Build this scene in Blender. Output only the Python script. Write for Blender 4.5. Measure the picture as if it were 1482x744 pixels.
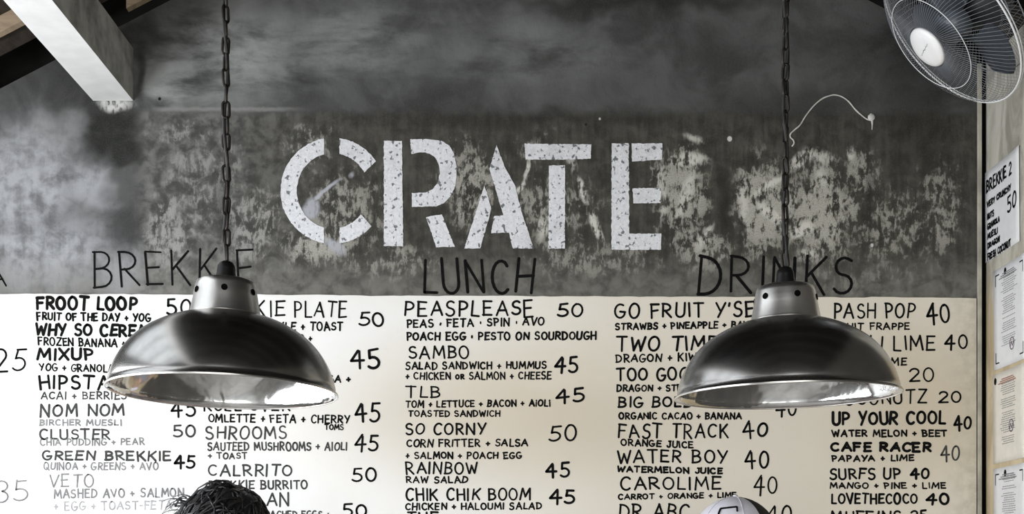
import bpy, bmesh, math, random
from math import sin, cos, pi, radians as R
from mathutils import Vector, Matrix, noise as mnoise
from mathutils.geometry import tessellate_polygon

for o in list(bpy.data.objects):
    bpy.data.objects.remove(o)
scene = bpy.context.scene
COL = scene.collection
random.seed(7)

# ------------------------------------------------------------------ camera
F, CX, HY, EYE = 1900.0, 741.0, 825.0, 1.40      # focal length (px), axis column, horizon row, eye height
WY = 3.90                                         # distance of the menu wall
SX = 1.41                                         # plane of the side wall
cam = bpy.data.cameras.new('camera')
cam_o = bpy.data.objects.new('camera', cam)
COL.objects.link(cam_o)
cam_o.location = (0, 0, EYE)
cam_o.rotation_euler = (pi / 2, 0, 0)
cam.sensor_width = 36.0
cam.lens = 36.0 * F / 1482.0
cam.shift_y = (HY - 372.0) / 1482.0
cam.clip_start = 0.05
scene.camera = cam_o

# ------------------------------------------------------------------ world, lights, exposure
world = bpy.data.worlds.new('overcast_sky')
scene.world = world
world.use_nodes = True
wn = world.node_tree
bg = wn.nodes['Background']
bg.inputs['Color'].default_value = (0.90, 0.95, 1.0, 1)
bg.inputs['Strength'].default_value = 1.5


def area(name, loc, rot, sx, sy, power, color):
    l = bpy.data.lights.new(name, 'AREA')
    l.shape = 'RECTANGLE'
    l.size, l.size_y, l.energy, l.color = sx, sy, power, color
    o = bpy.data.objects.new(name, l)
    o.location = loc
    o.rotation_euler = rot
    COL.objects.link(o)
    return o


# daylight through the side window, in the window opening
area('window_daylight', (-2.32, 1.70, 1.64), (0, R(-90), 0), 1.50, 3.4, 125, (0.95, 0.97, 1.0))
# daylight through the open shop front behind the camera
area('front_daylight', (-0.2, -1.9, 1.75), (R(90), 0, 0), 3.0, 1.9, 70, (1.0, 0.965, 0.90))

vs = scene.view_settings
vs.view_transform = 'Standard'
vs.look = 'None'
vs.exposure = 0.0
vs.gamma = 1.0
vs.use_curve_mapping = False


# ------------------------------------------------------------------ helpers
def wall_pt(px, py, y=WY):
    return Vector(((px - CX) / F * y, y, EYE + (HY - py) / F * y))


def side_pt(px, py):
    y = SX * F / (px - CX)
    return Vector((SX, y, EYE + (HY - py) / F * y))


PXM = WY / F                                      # metres per pixel on the menu wall


def link(o, parent=None):
    COL.objects.link(o)
    if parent is not None:
        o.parent = parent
    return o


def obj(name, bm, mat, parent=None, smooth=False, auto=None):
    me = bpy.data.meshes.new(name)
    bm.normal_update()
    bm.to_mesh(me)
    bm.free()
    if mat is not None:
        for m in (mat if isinstance(mat, (list, tuple)) else [mat]):
            me.materials.append(m)
    if smooth:
        for p in me.polygons:
            p.use_smooth = True
    if auto is not None:
        try:
            me.set_sharp_from_angle(angle=auto)
        except Exception:
            pass
    return link(bpy.data.objects.new(name, me), parent)


def empty(name, loc):
    o = bpy.data.objects.new(name, None)
    o.location = loc
    o.empty_display_size = 0.05
    return link(o)


def tag(o, label, cat, group=None):
    o['label'] = label
    o['category'] = cat
    if group:
        o['group'] = group
    return o


def struct(o):
    o['kind'] = 'structure'
    return o


def add_box(bm, lo, hi, mtx=None, mi=0):
    x0, y0, z0 = lo
    x1, y1, z1 = hi
    vs_ = [Vector(c) for c in ((x0, y0, z0), (x1, y0, z0), (x1, y1, z0), (x0, y1, z0),
                               (x0, y0, z1), (x1, y0, z1), (x1, y1, z1), (x0, y1, z1))]
    if mtx is not None:
        vs_ = [mtx @ v for v in vs_]
    v = [bm.verts.new(c) for c in vs_]
    out = []
    for f in ((0, 3, 2, 1), (4, 5, 6, 7), (0, 1, 5, 4), (1, 2, 6, 5), (2, 3, 7, 6), (3, 0, 4, 7)):
        fc = bm.faces.new([v[i] for i in f])
        fc.material_index = mi
        out.append(fc)
    return out


def bevel_all(bm, w, seg=2):
    bmesh.ops.bevel(bm, geom=list(bm.edges), offset=w, segments=seg, affect='EDGES', profile=0.5)


def add_lathe(bm, prof, seg=64, mtx=None, close=False, mi=0):
    rings = []
    for r, z in prof:
        ring = []
        if r < 1e-6:
            p = Vector((0, 0, z))
            v = bm.verts.new(mtx @ p if mtx else p)
            ring = [v] * seg
        else:
            for i in range(seg):
                a = 2 * pi * i / seg
                p = Vector((r * cos(a), r * sin(a), z))
                ring.append(bm.verts.new(mtx @ p if mtx else p))
        rings.append(ring)
    pairs = list(zip(rings[:-1], rings[1:]))
    if close:
        pairs.append((rings[-1], rings[0]))
    for a, b in pairs:
        for i in range(seg):
            j = (i + 1) % seg
            vv = []
            for v in (a[i], a[j], b[j], b[i]):
                if v not in vv:
                    vv.append(v)
            if len(vv) >= 3:
                f = bm.faces.new(vv)
                f.material_index = mi


def add_tube(bm, pts, rad, seg=8, closed=False, caps=True, mi=0):
    """tube along points; rad is a number or one radius per point"""
    pts = [Vector(p) for p in pts]
    n = len(pts)
    rr = rad if isinstance(rad, (list, tuple)) else [rad] * n
    tang = []
    for i in range(n):
        if closed:
            t = pts[(i + 1) % n] - pts[i - 1]
        else:
            t = pts[min(i + 1, n - 1)] - pts[max(i - 1, 0)]
        tang.append(t.normalized())
    up = Vector((0, 0, 1)) if abs(tang[0].z) < 0.9 else Vector((1, 0, 0))
    nrm = (up - tang[0] * up.dot(tang[0])).normalized()
    rings = []
    for i in range(n):
        nrm = (nrm - tang[i] * nrm.dot(tang[i]))
        if nrm.length < 1e-6:
            nrm = tang[i].orthogonal()
        nrm.normalize()
        b = tang[i].cross(nrm)
        rings.append([bm.verts.new(pts[i] + (nrm * cos(2 * pi * k / seg) + b * sin(2 * pi * k / seg)) * rr[i]) for k in range(seg)])
    for i in range(n if closed else n - 1):
        a, b = rings[i], rings[(i + 1) % n]
        for k in range(seg):
            f = bm.faces.new((a[k], a[(k + 1) % seg], b[(k + 1) % seg], b[k]))
            f.material_index = mi
    if caps and not closed:
        bm.faces.new(list(reversed(rings[0]))).material_index = mi
        bm.faces.new(rings[-1]).material_index = mi


def extrude_poly(bm, pts2, to3, thick_vec):
    """flat outline (list of 2-D points) -> slab; to3 maps 2-D to 3-D, thick_vec points out of the wall"""
    back = [bm.verts.new(to3(p)) for p in pts2]
    front = [bm.verts.new(to3(p) + thick_vec) for p in pts2]
    n = len(pts2)
    for tri in tessellate_polygon([[Vector((p[0], p[1], 0)) for p in pts2]]):
        bm.faces.new([front[i] for i in tri])
        bm.faces.new([back[i] for i in reversed(tri)])
    for i in range(n):
        j = (i + 1) % n
        bm.faces.new((back[i], back[j], front[j], front[i]))
    bmesh.ops.recalc_face_normals(bm, faces=bm.faces)


# ------------------------------------------------------------------ materials
class NT:
    def __init__(self, name):
        self.m = bpy.data.materials.new(name)
        self.m.use_nodes = True
        self.t = self.m.node_tree
        self.b = self.t.nodes['Principled BSDF']
        self.out = self.t.nodes['Material Output']

    def new(self, kind, **kw):
        n = self.t.nodes.new(kind)
        for k, v in kw.items():
            setattr(n, k, v)
        return n

    def link(self, a, b):
        self.t.links.new(a, b)

    def set(self, sock, v):
        if hasattr(v, 'is_output') or isinstance(v, bpy.types.NodeSocket):
            self.link(v, sock)
        else:
            sock.default_value = v

    def math(self, op, a, b=None, c=None, clamp=False):
        n = self.new('ShaderNodeMath', operation=op, use_clamp=clamp)
        self.set(n.inputs[0], a)
        if b is not None:
            self.set(n.inputs[1], b)
        if c is not None:
            self.set(n.inputs[2], c)
        return n.outputs[0]

    def vmath(self, op, a, b=None):
        n = self.new('ShaderNodeVectorMath', operation=op)
        self.set(n.inputs[0], a)
        if b is not None:
            self.set(n.inputs[1], b)
        return n

    def noise(self, vec, scale, detail=4.0, rough=0.55, dist=0.0, out='Fac'):
        n = self.new('ShaderNodeTexNoise')
        if vec is not None:
            self.link(vec, n.inputs['Vector'])
        n.inputs['Scale'].default_value = scale
        n.inputs['Detail'].default_value = detail
        n.inputs['Roughness'].default_value = rough
        n.inputs['Distortion'].default_value = dist
        return n.outputs[out]

    def ramp(self, v, a, b, lo=0.0, hi=1.0, smooth=True):
        n = self.new('ShaderNodeMapRange', interpolation_type='SMOOTHSTEP' if smooth else 'LINEAR')
        self.set(n.inputs['Value'], v)
        n.inputs['From Min'].default_value = a
        n.inputs['From Max'].default_value = b
        n.inputs['To Min'].default_value = lo
        n.inputs['To Max'].default_value = hi
        return n.outputs['Result']

    def mix(self, fac, a, b):
        n = self.new('ShaderNodeMix', data_type='RGBA')
        self.set(n.inputs[0], fac)
        self.set(n.inputs[6], a if not isinstance(a, tuple) else (*a, 1)[:4])
        self.set(n.inputs[7], b if not isinstance(b, tuple) else (*b, 1)[:4])
        return n.outputs[2]

    def bump(self, h, strength=0.3, dist=0.01):
        n = self.new('ShaderNodeBump')
        n.inputs['Strength'].default_value = strength
        n.inputs['Distance'].default_value = dist
        self.set(n.inputs['Height'], h)
        self.link(n.outputs['Normal'], self.b.inputs['Normal'])

    def coord(self, which='Object'):
        return self.new('ShaderNodeTexCoord').outputs[which]

    def mapping(self, vec, loc=(0, 0, 0), rot=(0, 0, 0), sc=(1, 1, 1), kind='POINT'):
        n = self.new('ShaderNodeMapping', vector_type=kind)
        self.link(vec, n.inputs['Vector'])
        n.inputs['Location'].default_value = loc
        n.inputs['Rotation'].default_value = rot
        n.inputs['Scale'].default_value = sc
        return n.outputs[0]


def simple(name, col, rough=0.6, metal=0.0, var=0.15, scale=20.0, spec=0.5, bump=0.0):
    """plain surface with a little uneven colour"""
    t = NT(name)
    n = t.noise(t.coord(), scale, 4)
    f = t.ramp(n, 0.3, 0.7)
    lo = tuple(c * (1 - var) for c in col)
    hi = tuple(min(1, c * (1 + var)) for c in col)
    t.link(t.mix(f, lo, hi), t.b.inputs['Base Color'])
    t.b.inputs['Roughness'].default_value = rough
    t.b.inputs['Metallic'].default_value = metal
    t.b.inputs['Specular IOR Level'].default_value = spec
    if bump:
        t.bump(n, bump, 0.004)
    return t.m


def wall_material():
    t = NT('weathered_concrete')
    obc = t.coord()
    sep = t.new('ShaderNodeSeparateXYZ')
    t.link(obc, sep.inputs[0])
    px = t.math('MULTIPLY_ADD', sep.outputs['X'], 1 / PXM, CX)
    py = t.math('MULTIPLY_ADD', sep.outputs['Z'], -1 / PXM, HY + EYE / PXM)
    comb = t.new('ShaderNodeCombineXYZ')
    t.link(px, comb.inputs[0])
    t.link(py, comb.inputs[1])
    P = comb.outputs[0]
    # wobbled coordinates so that no stain has a clean outline
    nz = t.noise(P, 0.022, 2.5, 0.5, 0.0, 'Color')
    off = t.vmath('SUBTRACT', nz, (0.5, 0.5, 0.5)).outputs[0]
    Q = t.vmath('ADD', P, t.vmath('MULTIPLY', off, (70.0, 70.0, 0.0)).outputs[0]).outputs[0]
    Q2 = t.vmath('ADD', P, t.vmath('MULTIPLY', off, (22.0, 22.0, 0.0)).outputs[0]).outputs[0]

    def blob(cx, cy, rx, ry, rot=0.0, soft=0.9, gain=1.0, vec=None):
        m = t.mapping(vec if vec is not None else Q, (cx, cy, 0), (0, 0, R(rot)), (rx, ry, 1), 'TEXTURE')
        ln = t.vmath('LENGTH', m).outputs['Value']
        return t.ramp(ln, 1.0, 1.0 - soft, 0.0, gain)

    def stroke(x0, y0, x1, y1, w, soft=0.6, gain=1.0, vec=None):
        return blob((x0 + x1) / 2, (y0 + y1) / 2, math.hypot(x1 - x0, y1 - y0) / 2 + w * 0.5, w,
                    math.degrees(math.atan2(y1 - y0, x1 - x0)), soft, gain, vec if vec is not None else Q2)

    def union(ms):
        r = ms[0]
        for m in ms[1:]:
            r = t.math('MAXIMUM', r, m)
        return r

    cloud = t.noise(P, 0.011, 7, 0.6, 0.6)
    mid = t.noise(P, 0.045, 6, 0.6, 0.3)
    fine = t.noise(t.mapping(P, (0, 0, 0), (0, 0, R(9)), (0.17, 0.065, 1)), 1.0, 6, 0.68, 0.4)
    grit = t.noise(P, 0.55, 3, 0.6)
    streak = t.noise(t.mapping(P, (0, 0, 0), (0, 0, 0), (0.09, 0.011, 1)), 1.0, 5, 0.6, 0.2)
    trowel = t.noise(t.mapping(P, (0, 0, 0), (0, 0, R(-14)), (0.008, 0.020, 1)), 1.0, 7, 0.62, 0.25)

    col = t.mix(t.ramp(cloud, 0.34, 0.66), (0.050, 0.051, 0.050), (0.102, 0.104, 0.103))
    # trowelled cement, paler towards the upper left
    pale = union([blob(330, 80, 180, 120, -8, 0.95), blob(250, 120, 90, 60, 0, 0.9), blob(500, 60, 210, 95, 0, 1.0, 0.65),
                  blob(760, 70, 260, 80, 0, 1.0, 0.35), blob(60, 200, 90, 60, 0, 0.9, 0.5)])
    pale = t.math('MULTIPLY', pale, t.ramp(trowel, 0.34, 0.62))
    col = t.mix(pale, col, (0.34, 0.35, 0.35))
    # limewashed lower left
    chalk = union([blob(30, 260, 125, 130, 0, 0.75), blob(60, 370, 160, 95, 0, 0.85), blob(120, 270, 60, 55, 0, 0.8, 0.8),
                   blob(190, 400, 160, 60, 0, 0.9, 0.8)])
    chalk = t.math('MULTIPLY', chalk, t.ramp(t.math('ADD', t.math('ADD', t.math('MULTIPLY', mid, 0.45), t.math('MULTIPLY', cloud, 0.40)), t.math('MULTIPLY', streak, 0.15)), 0.38, 0.58, 0.30, 1.0))
    col = t.mix(chalk, col, (0.40, 0.41, 0.435))
    # rougher render between the line at row 160 and the menu
    band = t.ramp(t.math('ADD', py, t.math('MULTIPLY', mid, 26)), 168, 184)
    right = t.ramp(px, 185, 222)
    band = t.math('MULTIPLY', band, right)
    rough_c = t.mix(t.ramp(t.math('ADD', t.math('MULTIPLY', streak, 0.45), t.math('MULTIPLY', mid, 0.55)), 0.36, 0.66), (0.032, 0.030, 0.024), (0.088, 0.084, 0.070))
    rough_c = t.mix(t.math('MULTIPLY', t.ramp(px, 560, 230), 0.75), rough_c, t.mix(t.ramp(mid, 0.35, 0.65), (0.070, 0.071, 0.068), (0.225, 0.225, 0.216)))
    col = t.mix(t.math('MULTIPLY', band, 0.9), col, rough_c)
    # ledge line of the old plaster coat
    ledge = t.math('MULTIPLY', t.math('MULTIPLY', t.ramp(t.math('ABSOLUTE', t.math('SUBTRACT', t.math('ADD', py, t.math('MULTIPLY', mid, 8)), 162)), 5, 0.5), t.ramp(px, 215, 240)), t.ramp(px, 460, 380))
    col = t.mix(t.math('MULTIPLY', ledge, 0.7), col, (0.27, 0.27, 0.265))
    # bare flecks of the coat underneath
    zone = union([blob(500, 300, 110, 95, 0, 0.8, 0.62), blob(440, 210, 70, 45, 0, 0.8, 0.55), blob(680, 270, 70, 95, 0, 0.8, 0.75),
                  blob(460, 360, 90, 55, 0, 0.8, 0.85), blob(800, 300, 100, 80, 0, 0.8, 0.62), blob(770, 215, 50, 35, 0, 0.8, 0.55),
                  blob(985, 280, 60, 110, 0, 0.7, 0.85), blob(1110, 300, 70, 110, 0, 0.7, 0.95), blob(1185, 310, 75, 115, 0, 0.7, 0.95),
                  blob(1245, 255, 50, 60, 0, 0.8, 0.7), blob(1290, 330, 90, 95, 0, 0.8, 0.6), blob(1360, 300, 45, 120, 0, 0.8, 0.6),
                  blob(300, 270, 90, 110, 0, 0.8, 0.55), blob(245, 330, 60, 90, 0, 0.8, 0.75), blob(360, 330, 70, 100, 0, 0.8, 0.7), blob(270, 190, 80, 35, 0, 0.8, 0.55), blob(1240, 400, 170, 40, 0, 0.8, 0.45), blob(860, 375, 160, 45, 0, 0.8, 0.6),
                  blob(560, 385, 120, 40, 0, 0.8, 0.6), blob(1020, 355, 70, 50, 0, 0.8, 0.8)])
    fl = t.math('ADD', t.math('MULTIPLY', mid, 0.40), t.math('ADD', t.math('MULTIPLY', fine, 0.50), t.math('MULTIPLY', streak, 0.10)))
    fleck = t.ramp(t.math('ADD', fl, t.math('MULTIPLY', zone, 0.13)), 0.55, 0.63)
    fleck = t.math('MULTIPLY', fleck, t.math('MULTIPLY', zone, t.ramp(grit, 0.3, 0.6, 0.55, 1.0)))
    col = t.mix(t.math('MULTIPLY', fleck, 0.85), col, t.mix(t.ramp(px, 330, 470), (0.42, 0.42, 0.405), (0.56, 0.545, 0.485)))
    # ghosts of an older lettering, scraped plaster
    ghost = union([stroke(760, 255, 752, 285, 5), stroke(770, 205, 755, 270, 4), stroke(835, 250, 848, 300, 7), stroke(848, 300, 878, 355, 8),
                   stroke(790, 300, 778, 360, 13, 0.8, 0.8), stroke(822, 215, 832, 255, 9, 0.8, 0.6), stroke(965, 230, 1030, 232, 13, 0.7, 0.95),
                   stroke(958, 215, 958, 340, 8, 0.8, 0.7), stroke(1010, 240, 975, 330, 11, 0.7, 0.8), stroke(1035, 315, 1005, 365, 9, 0.8, 0.8),
                   stroke(1075, 235, 1080, 350, 10, 0.8, 0.75), stroke(1085, 285, 1140, 250, 8), stroke(1140, 245, 1185, 215, 13),
                   stroke(1095, 290, 1145, 335, 10), stroke(1145, 340, 1175, 330, 15, 0.6), stroke(1165, 215, 1205, 240, 14, 0.8, 0.8),
                   stroke(1180, 240, 1200, 275, 11, 0.9, 0.7), stroke(1232, 215, 1232, 235, 9, 0.7, 0.8), stroke(1150, 375, 1185, 370, 14, 0.8),
                   stroke(985, 195, 1020, 205, 8, 0.8, 0.8)])
    ghost = t.math('MULTIPLY', ghost, t.ramp(t.math('ADD', t.math('MULTIPLY', fine, 0.65), t.math('MULTIPLY', mid, 0.35)), 0.42, 0.54))
    col = t.mix(t.math('MULTIPLY', ghost, 0.9), col, (0.66, 0.645, 0.59))
    # blue-white smears of paint by the large first letter
    smear = union([stroke(440, 298, 495, 256, 5, 0.6, 1.0), blob(452, 300, 16, 20, 20, 0.5, 0.9, Q2), stroke(468, 345, 500, 370, 11, 0.6, 0.9),
                   blob(506, 250, 5, 7, 30, 0.8, 0.7, Q2)])
    smear = t.math('MULTIPLY', smear, t.ramp(fine, 0.3, 0.5, 0.5, 1.0))
    col = t.mix(smear, col, (0.42, 0.43, 0.47))
    # dark damp stain under the roof beam, with its corner shade painted in
    damp_and_shade = union([blob(160, 185, 55, 62, 0, 0.6, 1.0), blob(180, 225, 28, 26, 0, 0.6, 0.9), blob(203, 110, 11, 75, 0, 0.9, 0.8, Q2),
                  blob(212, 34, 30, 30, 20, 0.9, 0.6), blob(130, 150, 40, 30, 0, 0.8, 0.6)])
    damp_and_shade = t.math('MULTIPLY', damp_and_shade, t.ramp(mid, 0.25, 0.6, 0.75, 1.0))
    col = t.mix(t.math('MULTIPLY', damp_and_shade, 0.92), col, (0.016, 0.017, 0.015))
    shade_and_dark = union([blob(1350, 60, 130, 130, 0, 0.9, 0.75), blob(930, 3, 330, 26, 0, 0.9, 0.8), blob(1150, 150, 230, 42, 0, 0.95, 0.6),
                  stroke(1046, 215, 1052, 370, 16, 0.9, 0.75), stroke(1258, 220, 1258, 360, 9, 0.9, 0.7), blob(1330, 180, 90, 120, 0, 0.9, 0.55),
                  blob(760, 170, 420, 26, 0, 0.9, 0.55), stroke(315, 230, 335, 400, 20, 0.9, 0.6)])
    col = t.mix(shade_and_dark, col, (0.020, 0.020, 0.019))  # roof shade painted along the top, plus other darker patches
    foot = t.math('MULTIPLY', t.ramp(py, 345, 425, 0.0, 0.72), t.ramp(mid, 0.3, 0.65, 0.35, 1.0))
    col = t.mix(foot, col, (0.21, 0.205, 0.185))
    feather = t.math('MULTIPLY', blob(166, 150, 34, 13, 0, 0.7, 1.0, Q2), t.ramp(fine, 0.35, 0.55))
    col = t.mix(feather, col, (0.55, 0.55, 0.54))
    # small things: filled holes
    spots = union([blob(1056, 201, 4.2, 4.8, 0, 0.4, 1.0, P), blob(1262, 355, 3, 3.5, 0, 0.5, 0.9, P), blob(868, 172, 2.0, 2.5, 0, 0.5, 0.8, P)])
    col = t.mix(spots, col, (0.62, 0.62, 0.60))
    holes = union([blob(231, 143, 2.8, 3, 0, 0.4, 1.0, P), blob(848, 180, 2, 2.5, 0, 0.4, 1.0, P)])
    col = t.mix(holes, col, (0.008, 0.008, 0.008))
    col = t.mix(t.ramp(grit, 0.45, 0.75, 0.0, 0.12), col, (0.20, 0.20, 0.19))
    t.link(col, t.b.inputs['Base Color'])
    t.b.inputs['Roughness'].default_value = 0.88
    t.b.inputs['Specular IOR Level'].default_value = 0.2
    h = t.math('ADD', t.math('MULTIPLY', mid, 0.5), t.math('MULTIPLY', fine, 0.35))
    t.bump(h, 0.28, 0.012)
    return t.m


def side_wall_material():
    t = NT('side_wall_plaster')
    c = t.coord()
    n1 = t.noise(t.mapping(c, (0, 0, 0), (0, 0, 0), (6, 6, 2.2)), 1.6, 6, 0.6, 0.6)
    n2 = t.noise(c, 26, 5, 0.6)
    col = t.mix(t.ramp(n1, 0.36, 0.62), (0.30, 0.285, 0.235), (0.60, 0.575, 0.50))
    col = t.mix(t.ramp(n2, 0.55, 0.72, 0, 0.6), col, (0.52, 0.50, 0.44))
    sepz = t.new('ShaderNodeSeparateXYZ')
    t.link(c, sepz.inputs[0])
    tan = t.mix(t.ramp(n1, 0.35, 0.65), (0.42, 0.33, 0.20), (0.66, 0.55, 0.37))
    col = t.mix(t.ramp(t.math('ADD', sepz.outputs['Z'], t.math('MULTIPLY', n1, 0.3)), 2.5, 2.2), col, tan)
    t.link(col, t.b.inputs['Base Color'])
    t.b.inputs['Roughness'].default_value = 0.85
    t.bump(n2, 0.25, 0.006)
    return t.m


def board_material():
    t = NT('white_menu_paint')
    c = t.coord()
    n1 = t.noise(c, 2.2, 5, 0.55, 0.4)
    n2 = t.noise(c, 30, 4, 0.6)
    sep = t.new('ShaderNodeSeparateXYZ')
    t.link(c, sep.inputs[0])
    # paint yellowed with age over the middle and right of the panel
    old = t.ramp(t.math('ADD', sep.outputs['X'], t.math('MULTIPLY', n1, 0.9)), -0.25, 0.85)
    col = t.mix(old, (0.86, 0.86, 0.85), (0.76, 0.71, 0.61))
    col = t.mix(t.ramp(n1, 0.40, 0.68, 0, 0.35), col, (0.74, 0.69, 0.60))
    pxb = t.math('MULTIPLY_ADD', sep.outputs['X'], 1 / PXM, CX)
    pyb = t.math('MULTIPLY_ADD', sep.outputs['Z'], -1 / PXM, HY + EYE / PXM)
    cb = t.new('ShaderNodeCombineXYZ')
    t.link(pxb, cb.inputs[0])
    t.link(pyb, cb.inputs[1])
    for (cx, cy, rx, ry, g) in ((760, 600, 430, 150, 0.75), (1330, 570, 170, 190, 0.7)):
        mp = t.mapping(cb.outputs[0], (cx, cy, 0), (0, 0, 0), (rx, ry, 1), 'TEXTURE')
        stain = t.ramp(t.math('ADD', t.vmath('LENGTH', mp).outputs['Value'], t.math('MULTIPLY_ADD', n1, 0.9, -0.45)), 1.0, 0.1, 0.0, g)
        col = t.mix(stain, col, (0.56, 0.485, 0.36))
    grime = t.math('MULTIPLY', t.ramp(sep.outputs['X'], 1.24, 1.40), t.ramp(n2, 0.3, 0.7, 0.3, 0.9))
    col = t.mix(grime, col, (0.46, 0.42, 0.33))
    col = t.mix(t.ramp(n2, 0.60, 0.75, 0, 0.15), col, (0.55, 0.53, 0.48))
    t.link(col, t.b.inputs['Base Color'])
    t.b.inputs['Roughness'].default_value = 0.42
    t.b.inputs['Specular IOR Level'].default_value = 0.55
    t.bump(n1, 0.06, 0.01)
    return t.m


def chipped_white():
    t = NT('chipped_white_paint')
    c = t.coord()
    n = t.noise(t.mapping(c, (0, 0, 0), (0, R(20), 0), (1, 1, 0.8)), 82, 3, 0.5, 0.2)
    n2 = t.noise(c, 9, 3, 0.6)
    chip = t.ramp(t.math('ADD', n, t.math('MULTIPLY', n2, 0.16)), 0.66, 0.72)
    g = t.noise(c, 130, 3, 0.6)
    col = t.mix(t.ramp(g, 0.35, 0.65), (0.66, 0.67, 0.70), (0.78, 0.79, 0.82))
    col = t.mix(t.ramp(n2, 0.5, 0.7, 0, 0.4), col, (0.46, 0.46, 0.47))
    col = t.mix(t.math('MULTIPLY', chip, 0.92), col, (0.13, 0.135, 0.15))
    t.link(col, t.b.inputs['Base Color'])
    t.b.inputs['Roughness'].default_value = 0.8
    t.b.inputs['Specular IOR Level'].default_value = 0.2
    t.bump(n, 0.2, 0.003)
    return t.m


def ink(name, v):
    t = NT(name)
    n = t.noise(t.coord(), 60, 3)
    t.link(t.mix(t.ramp(n, 0.35, 0.75), (v, v, v * 1.03), (v * 1.5 + 0.002,) * 3), t.b.inputs['Base Color'])
    t.b.inputs['Roughness'].default_value = 0.6
    t.b.inputs['Specular IOR Level'].default_value = 0.04
    return t.m


def brushed(name, col, rough, amp=0.06, stretch=200.0, bumps=0.03, dents=0.0):
    """spun aluminium: fine rings round the lamp's axis"""
    t = NT(name)
    c = t.coord()
    sep = t.new('ShaderNodeSeparateXYZ')
    t.link(c, sep.inputs[0])
    cmb = t.new('ShaderNodeCombineXYZ')
    r2 = t.math('SQRT', t.math('ADD', t.math('POWER', sep.outputs[0], 2.0), t.math('POWER', sep.outputs[1], 2.0)))
    t.link(r2, cmb.inputs[0])
    t.link(sep.outputs[2], cmb.inputs[2])
    rings = t.noise(cmb.outputs[0], stretch, 3, 0.6)
    smudge = t.noise(c, 14, 4, 0.6)
    t.link(t.mix(t.ramp(smudge, 0.35, 0.7), col, tuple(x * 0.82 for x in col)), t.b.inputs['Base Color'])
    t.b.inputs['Metallic'].default_value = 1.0
    rr = t.math('ADD', t.math('MULTIPLY', rings, amp), t.math('MULTIPLY_ADD', smudge, amp, rough - amp))
    t.link(rr, t.b.inputs['Roughness'])
    if bumps:
        t.bump(rings, bumps, 0.001)
    if dents:
        d = t.noise(c, 16, 2, 0.5, 0.6)
        t.bump(t.math('ADD', d, t.math('MULTIPLY', rings, 0.02)), dents, 0.012)
    return t.m


def wood(name, a, b):
    t = NT(name)
    g = t.noise(t.mapping(t.coord(), (0, 0, 0), (0, 0, 0), (3, 3, 22)), 3, 5, 0.6, 0.8)
    t.link(t.mix(t.ramp(g, 0.35, 0.65), a, b), t.b.inputs['Base Color'])
    t.b.inputs['Roughness'].default_value = 0.8
    return t.m


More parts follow.
